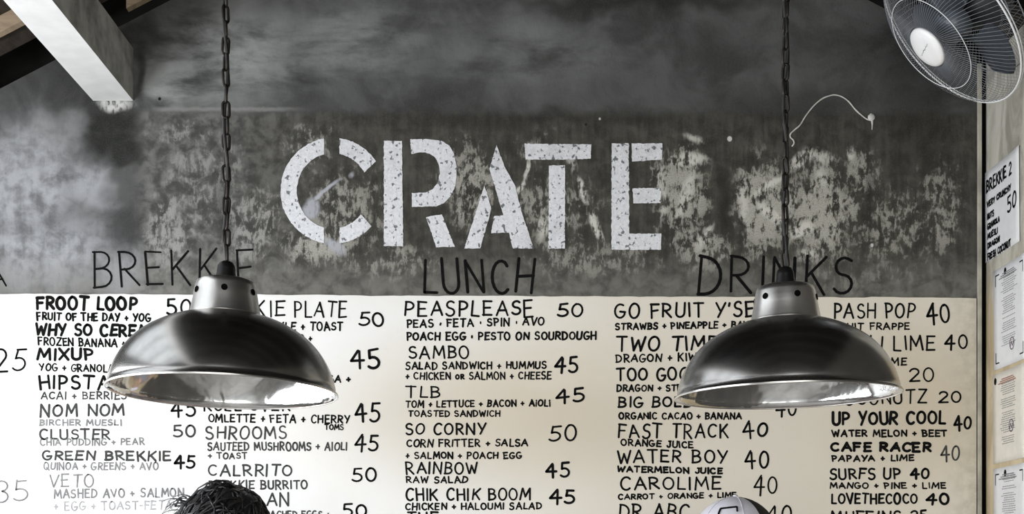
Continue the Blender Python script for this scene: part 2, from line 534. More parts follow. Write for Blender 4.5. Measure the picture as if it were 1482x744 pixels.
M = {
    'wall': wall_material(), 'side': side_wall_material(), 'board': board_material(), 'chip': chipped_white(),
    'ink': ink('marker_ink', 0.005), 'ink_mid': ink('worn_glare_marker_ink', 0.05), 'ink_pale': ink('glare_faded_marker_ink', 0.20),  # paler inks: wear plus panel glare painted into the colour
    'ink_ghost': ink('glare_rubbed_marker_ink', 0.34), 'print': ink('printer_ink', 0.20), 'print_red': simple('red_brown_print', (0.35, 0.17, 0.12), 0.7),
    'violet': simple('violet_stamp_ink', (0.12, 0.07, 0.12), 0.7),
    'floor': simple('concrete_floor', (0.26, 0.25, 0.235), 0.55, 0, 0.25, 3.0),
    'ground': simple('pale_gravel_ground', (0.42, 0.41, 0.38), 0.9, 0, 0.3, 6.0),
    'plain': simple('grey_render', (0.33, 0.33, 0.32), 0.85, 0, 0.25, 4.0),
    'darkwall': simple('added_dark_lining', (0.045, 0.04, 0.034), 0.8, 0, 0.3, 6.0),
    'roof': simple('sooty_roof_boards', (0.007, 0.0066, 0.006), 1.0, 0, 0.5, 5.0, 0.0),
    'rafter': wood('rafter_timber', (0.022, 0.016, 0.011), (0.05, 0.036, 0.025)),
    'batten': wood('lit_batten_timber', (0.30, 0.225, 0.15), (0.42, 0.32, 0.22)),  # light on the timber edges, put into the pale colour
    'white_beam': simple('white_limewash', (0.80, 0.805, 0.80), 0.75, 0, 0.05, 14.0, 0.3, 0.15),
    'beam_side': simple('mottled_cement', (0.42, 0.425, 0.40), 0.85, 0, 0.42, 12.0, 0.3, 0.3),
    'strip': simple('weathered_edge_strip', (0.42, 0.40, 0.34), 0.6, 0, 0.3, 10.0),
    'gap': simple('black_joint', (0.004, 0.004, 0.004), 1.0, 0, 0.15, 20.0, 0.0),
    'alu': brushed('spun_aluminium', (0.56, 0.55, 0.535), 0.23, 0.05, 60, 0.0),
    'alu_in': brushed('polished_aluminium', (0.92, 0.92, 0.92), 0.13, 0.06, 120.0, 0.05, 0.35),
    'alu_collar': brushed('brushed_collar_aluminium', (0.90, 0.885, 0.855), 0.30, 0.08),
    'rubber': simple('black_bakelite', (0.005, 0.005, 0.005), 0.35, 0, 0.15, 20.0, 0.3),
    'chain': simple('dark_bronzed_iron', (0.018, 0.015, 0.013), 0.5, 0.6, 0.4, 40.0),
    'cord': simple('black_flex', (0.010, 0.010, 0.010), 0.6),
    'fan_wire': simple('grey_wire', (0.25, 0.265, 0.29), 0.4),
    'fan_rim': simple('white_enamel_rim', (0.82, 0.83, 0.85), 0.35, 0, 0.05),
    'fan_white': simple('white_plastic', (0.92, 0.92, 0.93), 0.35, 0, 0.03),
    'fan_blade': simple('blue_grey_blade_plastic', (0.10, 0.115, 0.14), 0.35, 0, 0.1),
    'fan_dark': simple('dark_motor_plastic', (0.03, 0.032, 0.036), 0.5, 0, 0.2),
    'paper': simple('white_paper', (0.80, 0.80, 0.81), 0.8, 0, 0.03, 30),
    'paper_cream': simple('cream_paper', (0.78, 0.735, 0.65), 0.8, 0, 0.04, 30),
    'plaster': simple('white_filler', (0.58, 0.57, 0.54), 0.8, 0, 0.12, 60),
    'skin': simple('skin', (0.36, 0.20, 0.13), 0.5, 0, 0.08, 25),
    'hair': simple('black_hair', (0.010, 0.0095, 0.0105), 0.38, 0, 0.3, 60, 0.5),
    'shirt': simple('dark_cotton', (0.035, 0.04, 0.05), 0.9),
    'shirt2': simple('grey_cotton', (0.16, 0.16, 0.17), 0.9),
    'jeans': simple('denim', (0.05, 0.065, 0.11), 0.9),
    'cap_white': simple('white_cap_cloth', (0.72, 0.71, 0.78), 0.35, 0, 0.04, 40),
    'cap_black': simple('black_cap_mesh', (0.010, 0.010, 0.011), 0.8),
    'eye': simple('eye_white', (0.7, 0.7, 0.68), 0.3),
    'lip': simple('lip', (0.30, 0.12, 0.10), 0.5),
}

# ------------------------------------------------------------------ room shell
ROOF_S = 0.52                                     # slope of the roof
RIDGE_X = 0.02


def roof_z(x):
    return 2.83 + ROOF_S * (-abs(x - RIDGE_X) + RIDGE_X + 1.521)


RIDGE_Z = roof_z(RIDGE_X)
LX, FY = -2.2, -1.6                               # left wall, open shop front

bm = bmesh.new()
add_box(bm, (LX - 0.15, FY, -0.1), (SX + 0.15, WY + 0.15, 0.0))
struct(obj('floor', bm, M['floor']))
bm = bmesh.new()
add_box(bm, (-14, -16, -0.16), (14, 5, -0.11))
struct(obj('ground', bm, M['ground']))

# gable wall with the menu, a grid in front so that the stains have room
bm = bmesh.new()
outline = [(LX - 0.15, 0.0), (1.3775 + 0.004, 0.0), (1.3775 + 0.004, roof_z(1.3775)), (RIDGE_X, RIDGE_Z), (LX - 0.15, roof_z(LX - 0.15))]
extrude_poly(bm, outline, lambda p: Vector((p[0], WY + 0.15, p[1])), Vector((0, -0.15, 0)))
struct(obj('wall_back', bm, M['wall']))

# edge strip and dark open joint between the two walls
zt = roof_z(1.40)
bm = bmesh.new()
add_box(bm, (1.3815, WY - 0.006, 0.0), (1.3945, WY + 0.02, zt - 0.01))
bevel_all(bm, 0.002)
struct(obj('trim_1', bm, M['strip']))
bm = bmesh.new()
add_box(bm, (1.3947, WY + 0.004, 0.0), (SX - 0.0005, WY + 0.15, zt + 0.06))
struct(obj('trim_2', bm, M['gap']))

bm = bmesh.new()
add_box(bm, (SX, 2.95, 0.0), (SX + 0.12, WY + 0.15, roof_z(SX) - 0.005))
struct(obj('wall_right', bm, M['side']))

bm = bmesh.new()
add_box(bm, (SX + 0.01, FY, 0.0), (SX + 0.12, 2.949, roof_z(SX) - 0.005))
struct(obj('wall_right_front_unseen', bm, M['darkwall']))  # unseen stretch of wall, made dark to cut reflections in the lamps

# left wall with a wide window opening
W0, W1, WZ0, WZ1 = -0.05, 3.45, 0.88, 2.42
lz = roof_z(LX) - 0.005
bm = bmesh.new()
add_box(bm, (LX - 0.12, FY, 0.0), (LX, WY - 0.002, WZ0))
add_box(bm, (LX - 0.12, FY, WZ1), (LX, WY - 0.002, lz))
add_box(bm, (LX - 0.12, FY, WZ0), (LX, W0, WZ1))
add_box(bm, (LX - 0.12, W1, WZ0), (LX, WY - 0.002, WZ1))
struct(obj('wall_left', bm, M['plain']))
bm = bmesh.new()
for a, b in (((W0, WZ0), (W1, WZ0 + 0.05)), ((W0, WZ1 - 0.05), (W1, WZ1)), ((W0, WZ0 + 0.05), (W0 + 0.05, WZ1 - 0.05)), ((W1 - 0.05, WZ0 + 0.05), (W1, WZ1 - 0.05)),
             ((0.88, WZ0 + 0.05), (0.92, WZ1 - 0.05)), ((1.80, WZ0 + 0.05), (1.84, WZ1 - 0.05)), ((2.64, WZ0 + 0.05), (2.68, WZ1 - 0.05))):
    add_box(bm, (LX - 0.09, a[0], a[1]), (LX - 0.03, b[0], b[1]))
struct(obj('window_1', bm, M['rafter']))

# roof: two dark boarded slopes, left one has an added skylight for lamp highlights
bm = bmesh.new()


def roof_piece(xa, xb, ya, yb):
    v = []
    for dz in (0.10, 0.15):
        for x, y in ((xa, ya), (xb, ya), (xb, yb), (xa, yb)):
            v.append(bm.verts.new((x, y, roof_z(x) + dz)))
    for f in ((0, 3, 2, 1), (4, 5, 6, 7), (0, 1, 5, 4), (1, 2, 6, 5), (2, 3, 7, 6), (3, 0, 4, 7)):
        bm.faces.new([v[i] for i in f])


YA, YB = FY - 0.5, WY + 0.4
ADDED_SKYLIGHT = (-2.10, -1.28, 0.9, 3.3)
roof_piece(RIDGE_X, 2.77, YA, YB)
roof_piece(ADDED_SKYLIGHT[1], RIDGE_X, YA, YB)
roof_piece(-2.73, ADDED_SKYLIGHT[0], YA, YB)
roof_piece(ADDED_SKYLIGHT[0], ADDED_SKYLIGHT[1], YA, ADDED_SKYLIGHT[2])
roof_piece(ADDED_SKYLIGHT[0], ADDED_SKYLIGHT[1], ADDED_SKYLIGHT[3], YB)
struct(obj('ceiling', bm, M['roof']))


def slope_bar(y0, y1, x0, x1, drop, h, mat, name):
    """timber lying along the roof slope from x0 to x1"""
    b_ = bmesh.new()
    pts = []
    for x in (x0, x1):
        z = roof_z(x) + drop
        pts += [(x, y0, z), (x, y1, z), (x, y1, z + h), (x, y0, z + h)]
    v = [b_.verts.new(p) for p in pts]
    for f in ((0, 1, 2, 3), (7, 6, 5, 4), (0, 4, 5, 1), (1, 5, 6, 2), (2, 6, 7, 3), (3, 7, 4, 0)):
        b_.faces.new([v[i] for i in f])
    return struct(obj(name, b_, mat))


for i, y in enumerate((3.74, 3.12, 2.33, 1.75, 1.2, 0.4, -0.4, -1.2)):
    for (xa, xb) in ((-2.7, RIDGE_X - 0.01), (RIDGE_X + 0.01, 2.7)):
        slope_bar(y - 0.032, y + 0.032, xa, xb, 0.02, 0.075, M['rafter'], 'rafter_beam')
slope_bar(3.56, 3.70, -2.6, -1.245, 0.055, 0.045, M['rafter'], 'rafter_beam')
slope_bar(3.64, 3.665, -2.6, -1.245, 0.008, 0.047, M['batten'], 'lit_edge_batten')
slope_bar(3.825, 3.85, -1.124, -0.90, 0.00, 0.030, M['batten'], 'lit_edge_batten')

# white-bottomed concrete beam that runs out of the wall towards the viewer
bx0, bx1 = wall_pt(135, 0).x, wall_pt(193, 0).x
bz0, bz1 = wall_pt(0, 146).z, wall_pt(0, 70).z
bm = bmesh.new()
fs = add_box(bm, (bx0, FY - 0.2, bz0), (bx1, WY - 0.001, bz1))
for f in bm.faces:
    f.material_index = 0 if f.calc_center_median().z < bz0 + 0.001 else 1
struct(obj('concrete_beam', bm, [M['white_beam'], M['beam_side']]))


# ------------------------------------------------------------------ a hand-drawn capital alphabet
def arc(cx, cy, rx, ry, a0, a1, n=9):
    return [(cx + rx * cos(R(a0 + (a1 - a0) * i / n)), cy + ry * sin(R(a0 + (a1 - a0) * i / n))) for i in range(n + 1)]


G = {
    'A': (0.74, [[(0, 0), (0.36, 1)], [(0.36, 1), (0.74, 0)], [(0.13, 0.36), (0.62, 0.36)]]),
    'B': (0.60, [[(0.04, 0), (0.04, 1)], [(0.0, 1)] + arc(0.22, 0.76, 0.30, 0.23, 85, -80, 7) + [(0.06, 0.52)], [(0.08, 0.53)] + arc(0.26, 0.27, 0.33, 0.26, 80, -90, 7) + [(0.0, 0.0)]]),
    'C': (0.64, [arc(0.36, 0.5, 0.35, 0.5, 48, 312, 14)]),
    'D': (0.66, [[(0.04, 0), (0.04, 1)], [(0, 1)] + arc(0.16, 0.5, 0.49, 0.49, 85, -85, 11) + [(0.0, 0.0)]]),
    'E': (0.56, [[(0.03, 0), (0.03, 1)], [(0.0, 1), (0.54, 1.0)], [(0.03, 0.52), (0.46, 0.54)], [(0.0, 0.0), (0.56, 0.02)]]),
    'F': (0.54, [[(0.03, 0), (0.03, 1)], [(0.0, 1), (0.54, 0.99)], [(0.03, 0.52), (0.46, 0.54)]]),
    'G': (0.70, [arc(0.37, 0.5, 0.36, 0.5, 55, 330, 13) + [(0.69, 0.42)], [(0.40, 0.42), (0.72, 0.42)]]),
    'H': (0.64, [[(0.02, 0), (0.02, 1)], [(0.62, 0), (0.62, 1)], [(0.02, 0.5), (0.62, 0.52)]]),
    'I': (0.10, [[(0.05, 0), (0.05, 1)]]),
    'J': (0.46, [[(0.42, 1), (0.42, 0.26)] + arc(0.22, 0.24, 0.20, 0.24, 0, -170, 7), [(0.2, 1), (0.5, 1)]]),
    'K': (0.62, [[(0.03, 0), (0.03, 1)], [(0.58, 1), (0.05, 0.44)], [(0.20, 0.58), (0.62, 0)]]),
    'L': (0.50, [[(0.03, 1), (0.03, 0.02), (0.50, 0.0)]]),
    'M': (0.86, [[(0.0, 0), (0.10, 1)], [(0.10, 1), (0.42, 0.28)], [(0.42, 0.28), (0.74, 1)], [(0.74, 1), (0.86, 0)]]),
    'N': (0.68, [[(0.02, 0), (0.04, 1)], [(0.04, 1), (0.64, 0)], [(0.64, 0), (0.66, 1)]]),
    'O': (0.70, [arc(0.35, 0.5, 0.34, 0.5, 100, 465, 18)]),
    'P': (0.56, [[(0.04, 0), (0.04, 1)], [(0.0, 1)] + arc(0.20, 0.72, 0.34, 0.28, 85, -90, 8) + [(0.04, 0.44)]]),
    'Q': (0.72, [arc(0.35, 0.5, 0.34, 0.5, 100, 465, 18), [(0.42, 0.26), (0.74, -0.06)]]),
    'R': (0.62, [[(0.04, 0), (0.04, 1)], [(0.0, 1)] + arc(0.20, 0.74, 0.35, 0.26, 85, -90, 8) + [(0.04, 0.48)], [(0.20, 0.48), (0.62, 0)]]),
    'S': (0.58, [arc(0.30, 0.76, 0.25, 0.24, 38, 265, 9) + arc(0.28, 0.26, 0.28, 0.26, 80, -150, 9)]),
    'T': (0.66, [[(0.0, 1), (0.66, 1)], [(0.33, 1), (0.33, 0)]]),
    'U': (0.62, [[(0.02, 1), (0.02, 0.32)] + arc(0.31, 0.30, 0.29, 0.30, 180, 360, 9) + [(0.60, 1)]]),
    'V': (0.66, [[(0.0, 1), (0.32, 0)], [(0.32, 0), (0.66, 1)]]),
    'W': (0.90, [[(0.0, 1), (0.20, 0)], [(0.20, 0), (0.44, 0.74)], [(0.44, 0.74), (0.66, 0)], [(0.66, 0), (0.90, 1)]]),
    'X': (0.64, [[(0.0, 1), (0.64, 0)], [(0.60, 1), (0.02, 0)]]),
    'Y': (0.64, [[(0.0, 1), (0.32, 0.46)], [(0.64, 1), (0.22, 0.0)]]),
    'Z': (0.62, [[(0.02, 1), (0.60, 1), (0.0, 0), (0.64, 0.02)]]),
    '0': (0.62, [arc(0.31, 0.5, 0.30, 0.5, 100, 465, 18)]),
    '2': (0.58, [arc(0.28, 0.74, 0.27, 0.26, 165, -30, 8) + [(0.0, 0.0), (0.60, 0.02)]]),
    '4': (0.70, [[(0.42, 1.0), (0.0, 0.36), (0.70, 0.40)], [(0.46, 0.92), (0.46, -0.08)]]),
    '3': (0.54, [arc(0.24, 0.76, 0.26, 0.24, 150, -80, 8) + arc(0.24, 0.26, 0.30, 0.26, 80, -150, 9)]),
    '5': (0.58, [[(0.54, 1.0), (0.12, 0.98)], [(0.12, 0.98), (0.08, 0.56)] + arc(0.24, 0.30, 0.33, 0.30, 115, -140, 11)]),
    '+': (0.42, [[(0.0, 0.42), (0.42, 0.42)], [(0.21, 0.66), (0.21, 0.16)]]),
    '.': (0.10, [[(0.05, 0.30), (0.06, 0.52)]]),
    "'": (0.12, [[(0.08, 1.0), (0.04, 0.78)]]),
    '-': (0.34, [[(0.0, 0.45), (0.34, 0.45)]]),
    'i': (0.12, [[(0.06, 0.0), (0.06, 0.62)], [(0.06, 0.86), (0.06, 0.92)]]),
    'r': (0.46, [[(0.04, 0), (0.04, 0.7)], [(0, 0.7)] + arc(0.16, 0.54, 0.26, 0.17, 85, -90, 7) + [(0.04, 0.36)], [(0.16, 0.36), (0.46, 0)]]),
    'o': (0.50, [arc(0.25, 0.34, 0.24, 0.34, 100, 465, 14)]),
}


def ribbon(bm, pts, w, to3, lift):
    """one pen stroke as a flat ribbon with round ends; splits at sharp corners"""
    pts = [Vector(p) for p in pts]
    runs, cur = [], [pts[0]]
    for i in range(1, len(pts)):
        if (pts[i] - pts[i - 1]).length < 1e-6:
            continue
        cur.append(pts[i])
        if i < len(pts) - 1:
            a, b = pts[i] - pts[i - 1], pts[i + 1] - pts[i]
            if a.length > 1e-9 and b.length > 1e-9 and a.angle(b) > 0.9:
                runs.append(cur)
                cur = [pts[i]]
    runs.append(cur)
    for run in runs:
        if len(run) < 2:
            continue
        L, Rr = [], []
        for i, p in enumerate(run):
            a = run[max(i - 1, 0)]
            b = run[min(i + 1, len(run) - 1)]
            d = (b - a).normalized()
            n = Vector((-d.y, d.x))
            hw = w * 0.5
            L.append(bm.verts.new(to3(p + n * hw, lift)))
            Rr.append(bm.verts.new(to3(p - n * hw, lift)))
        for i in range(len(run) - 1):
            bm.faces.new((Rr[i], Rr[i + 1], L[i + 1], L[i]))
        for end, prev, va, vb in ((run[-1], run[-2], Rr[-1], L[-1]), (run[0], run[1], L[0], Rr[0])):
            d = (end - prev).normalized()
            a0 = math.atan2(d.y, d.x)
            cap = [va] + [bm.verts.new(to3(end + Vector((cos(a0 + t), sin(a0 + t))) * w * 0.5, lift)) for t in (-pi / 4, 0, pi / 4)] + [vb]
            bm.faces.new(cap)


def write(bm, text, x0, x1, ytop, ybot, w, to3, lift=0.0006, tilt=0.0, jit=1.0, rnd=None):
    """letters fitted into the box x0..x1, ytop..ybot (rows grow downwards); tilt = rise over the line in rows"""
    rnd = rnd or random
    ytop, ybot, x0, x1 = ytop + w * 0.45, ybot - w * 0.45, x0 + w * 0.3, x1 - w * 0.3
    h = ybot - ytop
    gap, space = 0.27, 0.56
    adv, total = [], 0.0
    for ch in text:
        if ch == ' ':
            adv.append(space)
            total += space
        else:
            adv.append(G[ch][0] + gap)
            total += G[ch][0] + gap
    total -= gap
    sx = (x1 - x0) / total
    cx = 0.0
    k = 0
    wi = 0
    for ch, a in zip(text, adv):
        if ch == ' ':
            wi += 1
        if ch != ' ':
            gw, strokes = G[ch]
            rot = rnd.gauss(0, 0.03) * jit
            ds = 1 + rnd.gauss(0, 0.045) * jit
            dy = rnd.gauss(0, 0.022) * jit
            dx = rnd.gauss(0, 0.018) * jit
            shx = rnd.gauss(0.01, 0.04) * jit
            for st in strokes:
                q = []
                j1, j2 = rnd.gauss(0, 0.018) * jit, rnd.gauss(0, 0.018) * jit
                for idx, (gx, gy) in enumerate(st):
                    gx = gx + shx * gy + dx
                    gy = (gy - 0.5) * ds + 0.5 + dy
                    if idx == 0:
                        gx += j1
                        gy += j2
                    rx = gx - gw / 2
                    ry = gy - 0.5
                    gx2 = gw / 2 + rx * cos(rot) - ry * sin(rot)
                    gy2 = 0.5 + rx * sin(rot) + ry * cos(rot)
                    X = x0 + (cx + gx2) * sx
                    Y = ybot - gy2 * h - tilt * ((cx + gx2) * sx) / max(1e-6, (x1 - x0))
                    q.append((X, Y))
                k += 1
                ribbon(bm[wi] if isinstance(bm, list) else bm, q, w * (1 + rnd.gauss(0, 0.07)), to3, lift + k % 7 * 0.00004)
        cx += a


def on_wall(base):
    return lambda p, lift: Vector(((p[0] - CX) * PXM, WY - base - lift, EYE + (HY - p[1]) * PXM))


BOARD_T = 0.006
on_board = on_wall(BOARD_T)

# ------------------------------------------------------------------ white menu panel
bm = bmesh.new()
ox0, ox1 = -1.95, 1.3775
top = []
n = 150
for i in range(n + 1):
    x = ox0 + (ox1 - ox0) * i / n
    px_ = CX + x / PXM
    row = 426.0 + 5.5 * px_ / 1412.0 + 1.1 * mnoise.noise(Vector((px_ * 0.03, 1.3, 0))) + 0.9 * mnoise.noise(Vector((px_ * 0.17, 4.3, 0)))
    top.append((x, EYE + (HY - row) * PXM))
outline = [(ox1, 0.72), (ox0, 0.72)] + top
extrude_poly(bm, outline, lambda p: Vector((p[0], WY - 0.0004, p[1])), Vector((0, -BOARD_T + 0.0004, 0)))
board = obj('menu_board', bm, M['board'])
tag(board, 'long white menu panel covered in black hand lettering and prices', 'menu board')

B, MI, PA, GH = 'ink', 'ink_mid', 'ink_pale', 'ink_ghost'
# (kind, text, x0, x1, row of the cap line, row of the base line, pen width, ink, rise)
N_, D_, P_ = 'dish_name_lettering', 'dish_description_lettering', 'price_lettering'
LINES = [
    (P_, '25', -6, 38, 506, 541, 3.0, B, 2), (P_, '35', -6, 43, 696, 729, 2.4, PA, 2),
    # first column
    (N_, 'FROOT LOOP', 53, 199, 429, 450, 4.4, B, -1), (P_, '50', 242, 277, 433, 457, 3.4, B, 0),
    (D_, 'FRUIT OF THE DAY + YOG', 54, 219, 452, 465, 2.8, B, -2),
    (N_, 'WHY SO CEREAL', 52, 226, 468, 487, 4.2, B, -2),
    (D_, 'FROZEN BANANA + COCO', 56, 226, 488, 501, 2.5, B, -4),
    (N_, 'MIXUP', 55, 137, 504, 523, 4.0, B, 0),
    (D_, 'YOG + GRANOLA', 58, 166, 526, 538, 2.3, B, -2),
    (N_, 'HIPSTAR', 58, 178, 543, 565, 3.6, B, 0),
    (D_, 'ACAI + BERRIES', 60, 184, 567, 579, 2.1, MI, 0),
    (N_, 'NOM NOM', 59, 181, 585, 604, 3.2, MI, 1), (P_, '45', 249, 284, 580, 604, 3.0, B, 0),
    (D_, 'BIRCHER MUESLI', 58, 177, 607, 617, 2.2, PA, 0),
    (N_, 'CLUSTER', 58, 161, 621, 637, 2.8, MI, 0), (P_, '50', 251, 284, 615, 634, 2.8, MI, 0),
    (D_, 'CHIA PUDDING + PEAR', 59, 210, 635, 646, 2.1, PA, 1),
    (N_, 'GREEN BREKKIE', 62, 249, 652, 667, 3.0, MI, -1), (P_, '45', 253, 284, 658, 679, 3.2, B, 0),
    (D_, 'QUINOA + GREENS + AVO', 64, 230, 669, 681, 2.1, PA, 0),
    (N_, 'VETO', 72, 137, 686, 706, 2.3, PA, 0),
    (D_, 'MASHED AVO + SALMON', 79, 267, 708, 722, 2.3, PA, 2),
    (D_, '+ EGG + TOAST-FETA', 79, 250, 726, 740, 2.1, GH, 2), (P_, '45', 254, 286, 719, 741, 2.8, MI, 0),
    # second column
    (N_, [('BREK', 292, 362), ('KIE', 370, 413), ('PLATE', 426, 503)], 292, 503, 436, 460, 2.7, B, 0), (P_, '50', 519, 557, 451, 473, 3.0, B, 0),
    (D_, 'EGGS YOUR STYLE + TOAST', 296, 497, 466, 480, 2.7, B, 0),
    (D_, 'TOM + AVO +', 372, 452, 484, 496, 2.3, B, 0),
    (P_, '45', 508, 551, 506, 534, 3.8, B, 0), (D_, 'SALSA +', 447, 508, 543, 555, 2.8, B, 0),
    (N_, 'ROLL OVER', 295, 420, 577, 596, 2.7, B, 0), (P_, '45', 514, 550, 583, 611, 3.2, B, 0),
    (D_, 'OMLETTE + FETA + CHERRY', 302, 507, 599, 612, 2.4, B, -2), (D_, 'TOMS', 470, 498, 614, 623, 2.0, B, 0),
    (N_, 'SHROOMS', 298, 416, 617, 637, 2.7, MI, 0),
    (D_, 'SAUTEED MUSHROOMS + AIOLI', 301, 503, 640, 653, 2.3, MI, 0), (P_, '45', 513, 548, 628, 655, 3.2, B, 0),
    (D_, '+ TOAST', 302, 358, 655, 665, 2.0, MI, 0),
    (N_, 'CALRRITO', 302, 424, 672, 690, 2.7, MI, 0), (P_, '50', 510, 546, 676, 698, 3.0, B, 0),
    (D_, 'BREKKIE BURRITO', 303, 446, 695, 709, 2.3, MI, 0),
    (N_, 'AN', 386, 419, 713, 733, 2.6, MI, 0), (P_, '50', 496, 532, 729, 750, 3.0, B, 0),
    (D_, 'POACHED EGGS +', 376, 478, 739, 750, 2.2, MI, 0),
    # third column
    (N_, 'PEASPLEASE', 586, 772, 436, 459, 3.0, B, 1), (P_, '50', 806, 844, 439, 460, 3.2, B, 0),
    (D_, 'PEAS . FETA . SPIN . AVO', 589, 788, 463, 476, 2.6, B, 4),
    (D_, 'POACH EGG . PESTO ON SOURDOUGH', 588, 863, 481, 494, 2.8, B, 1),
    (N_, 'SAMBO', 591, 679, 501, 520, 2.7, B, 0), (P_, '45', 803, 837, 517, 540, 3.8, B, 0),
    (D_, 'SALAD SANDWICH + HUMMUS', 587, 791, 524, 536, 2.4, B, 1),
    (D_, '+ CHICKEN or SALMON + CHEESE', 587, 798, 539, 551, 2.3, B, 1),
    (N_, 'TLB', 587, 638, 559, 577, 2.6, B, 0), (P_, '45', 804, 846, 563, 586, 3.7, B, 3),
    (D_, 'TOM + LETTUCE + BACON + AiOLi', 587, 797, 580, 591, 2.4, B, 2),
    (D_, 'TOASTED SANDWICH', 591, 724, 594, 604, 2.3, B, 0),
    (N_, 'SO CORNY', 587, 703, 613, 631, 2.9, B, 1), (P_, '50', 794, 834, 617, 641, 3.0, B, 2),
    (D_, 'CORN FRITTER + SALSA', 588, 764, 636, 648, 2.4, B, 1),
    (D_, '+ SALMON + POACH EGG', 587, 755, 654, 665, 2.4, B, 0),
    (N_, 'RAINBOW', 588, 691, 669, 687, 2.7, B, 0), (P_, '45', 790, 824, 669, 691, 3.6, B, 0),
    (D_, 'RAW SALAD', 588, 677, 689, 700, 2.3, B, 0),
    (N_, 'CHIK CHIK BOOM', 587, 768, 707, 726, 2.9, B, 1), (P_, '45', 794, 832, 708, 730, 3.6, B, 0),
    (D_, 'CHICKEN + HALOUMI SALAD', 587, 784, 728, 739, 2.4, B, 1),
    (N_, 'THE', 589, 634, 741, 758, 2.8, B, 0),
    # fourth column
    (N_, "GO FRUIT Y'SELF", 889, 1124, 439, 462, 3.3, B, 3),
    (D_, 'STRAWBS + PINEAPPLE + BANANA', 890, 1112, 468, 479, 2.6, B, 4),
    (N_, 'TWO TIMER', 891, 1058, 487, 510, 3.3, B, 2),
    (D_, 'DRAGON + KIWI + PEAR', 891, 1076, 513, 526, 2.5, B, 4),
    (N_, 'TOO GOOD', 891, 1012, 533, 553, 3.2, B, 2),
    (D_, 'DRAGON + STRAWBS', 892, 1024, 557, 568, 2.5, B, 1),
    (N_, 'BIG BOLD', 894, 1002, 574, 591, 3.0, B, 0), (P_, '40', 1122, 1152, 580, 603, 3.0, B, 0),
    (D_, 'ORGANIC CACAO + BANANA', 895, 1073, 597, 608, 2.5, B, 0),
    (N_, 'FAST TRACK', 895, 1053, 613, 635, 2.9, B, 0), (P_, '40', 1074, 1110, 611, 634, 3.1, B, 0),
    (D_, 'ORANGE JUICE', 898, 1003, 635, 646, 2.5, B, -4),
    (N_, 'WATER BOY', 893, 1052, 651, 671, 2.9, B, 0), (P_, '40', 1078, 1112, 652, 678, 3.1, B, 0),
    (D_, 'WATERMELON JUICE', 893, 1045, 674, 684, 2.8, B, -3),
    (N_, 'CAROLIME', 897, 1043, 690, 710, 2.9, B, 0), (P_, '40', 1090, 1124, 690, 716, 2.6, B, 0),
    (D_, 'CARROT + ORANGE + LIME', 894, 1066, 715, 724, 2.3, B, 3),
    (N_, 'DR ABC', 896, 997, 729, 752, 3.0, B, 0), (P_, '40', 1110, 1145, 732, 756, 2.6, B, 0),
    # fifth column
    (N_, 'PASH POP', 1206, 1323, 439, 462, 2.8, B, 0), (P_, '40', 1340, 1374, 440, 470, 3.3, B, 0),
    (D_, 'FRUIT FRAPPE', 1206, 1316, 468, 479, 2.3, B, 1),
    (N_, 'CHILLI LIME', 1196, 1352, 487, 509, 2.8, B, 1), (P_, '40', 1366, 1399, 484, 507, 3.3, B, 0),
    (D_, 'CHILLI + LIME', 1196, 1311, 517, 529, 2.3, B, -1),
    (P_, '20', 1315, 1351, 533, 554, 2.7, B, 0),
    (N_, 'COCONUTZ', 1204, 1340, 566, 588, 2.7, B, 3), (P_, '20', 1357, 1390, 567, 584, 2.6, B, 0),
    (N_, 'UP YOUR COOL', 1203, 1368, 596, 617, 4.0, B, 2), (P_, '40', 1379, 1405, 602, 623, 3.4, B, 0),
    (D_, 'WATER MELON + BEET', 1203, 1370, 622, 633, 2.6, B, 0),
    (N_, 'CAFE RACER', 1201, 1347, 640, 655, 4.0, B, 0), (P_, '40', 1360, 1388, 645, 667, 2.8, MI, 0),
    (D_, 'PAPAYA + LIME', 1203, 1322, 659, 669, 2.6, B, 1),
    (N_, 'SURFS UP', 1199, 1303, 678, 695, 3.0, B, 1), (P_, '40', 1316, 1344, 677, 694, 3.4, B, 0),
    (D_, 'MANGO + PINE + LIME', 1200, 1368, 698, 708, 2.4, B, 0),
    (N_, 'LOVETHECOCO', 1202, 1327, 714, 730, 3.0, B, 0), (P_, '40', 1339, 1373, 714, 731, 3.6, B, 0),
    (N_, 'MUFFINS', 1202, 1304, 739, 756, 3.0, B, 0), (P_, '25', 1317, 1341, 738, 754, 3.0, B, 0),
]
rng = random.Random(11)
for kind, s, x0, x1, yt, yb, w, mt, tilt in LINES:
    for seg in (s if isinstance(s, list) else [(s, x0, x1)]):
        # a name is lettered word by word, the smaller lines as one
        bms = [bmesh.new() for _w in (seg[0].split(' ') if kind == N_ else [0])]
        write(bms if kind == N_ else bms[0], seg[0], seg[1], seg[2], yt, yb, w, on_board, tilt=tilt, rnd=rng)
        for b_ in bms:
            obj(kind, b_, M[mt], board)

# thick marker headings on the bare wall above the panel
on_bare = on_wall(0.0)
HEADS = [('A', -22, 9, 386, 414, 2.6, 0, 'black end of a marker heading above the first price column', 2.0),
         ('BREKKIE', 134, 369, 363, 416, 3.1, 2, 'thin black marker heading BREKKIE on the concrete behind a lamp', 1),
         ('LUNCH', 610, 772, 374, 426, 4.2, -1, 'thin black marker heading LUNCH on the concrete between the lamps', 1),
         ('DRINKS', 1012, 1236, 369, 426, 4.2, -1, 'thin black marker heading DRINKS on the concrete behind a lamp', 1)]
for s, x0, x1, yt, yb, w, tilt, lab, jt in HEADS:
    bm = bmesh.new()
    write(bm, s, x0, x1, yt, yb, w, on_bare, tilt=tilt, rnd=rng)
    o = obj('menu_heading', bm, M['ink'])
    tag(o, lab, 'heading', 'marker headings above the menu')

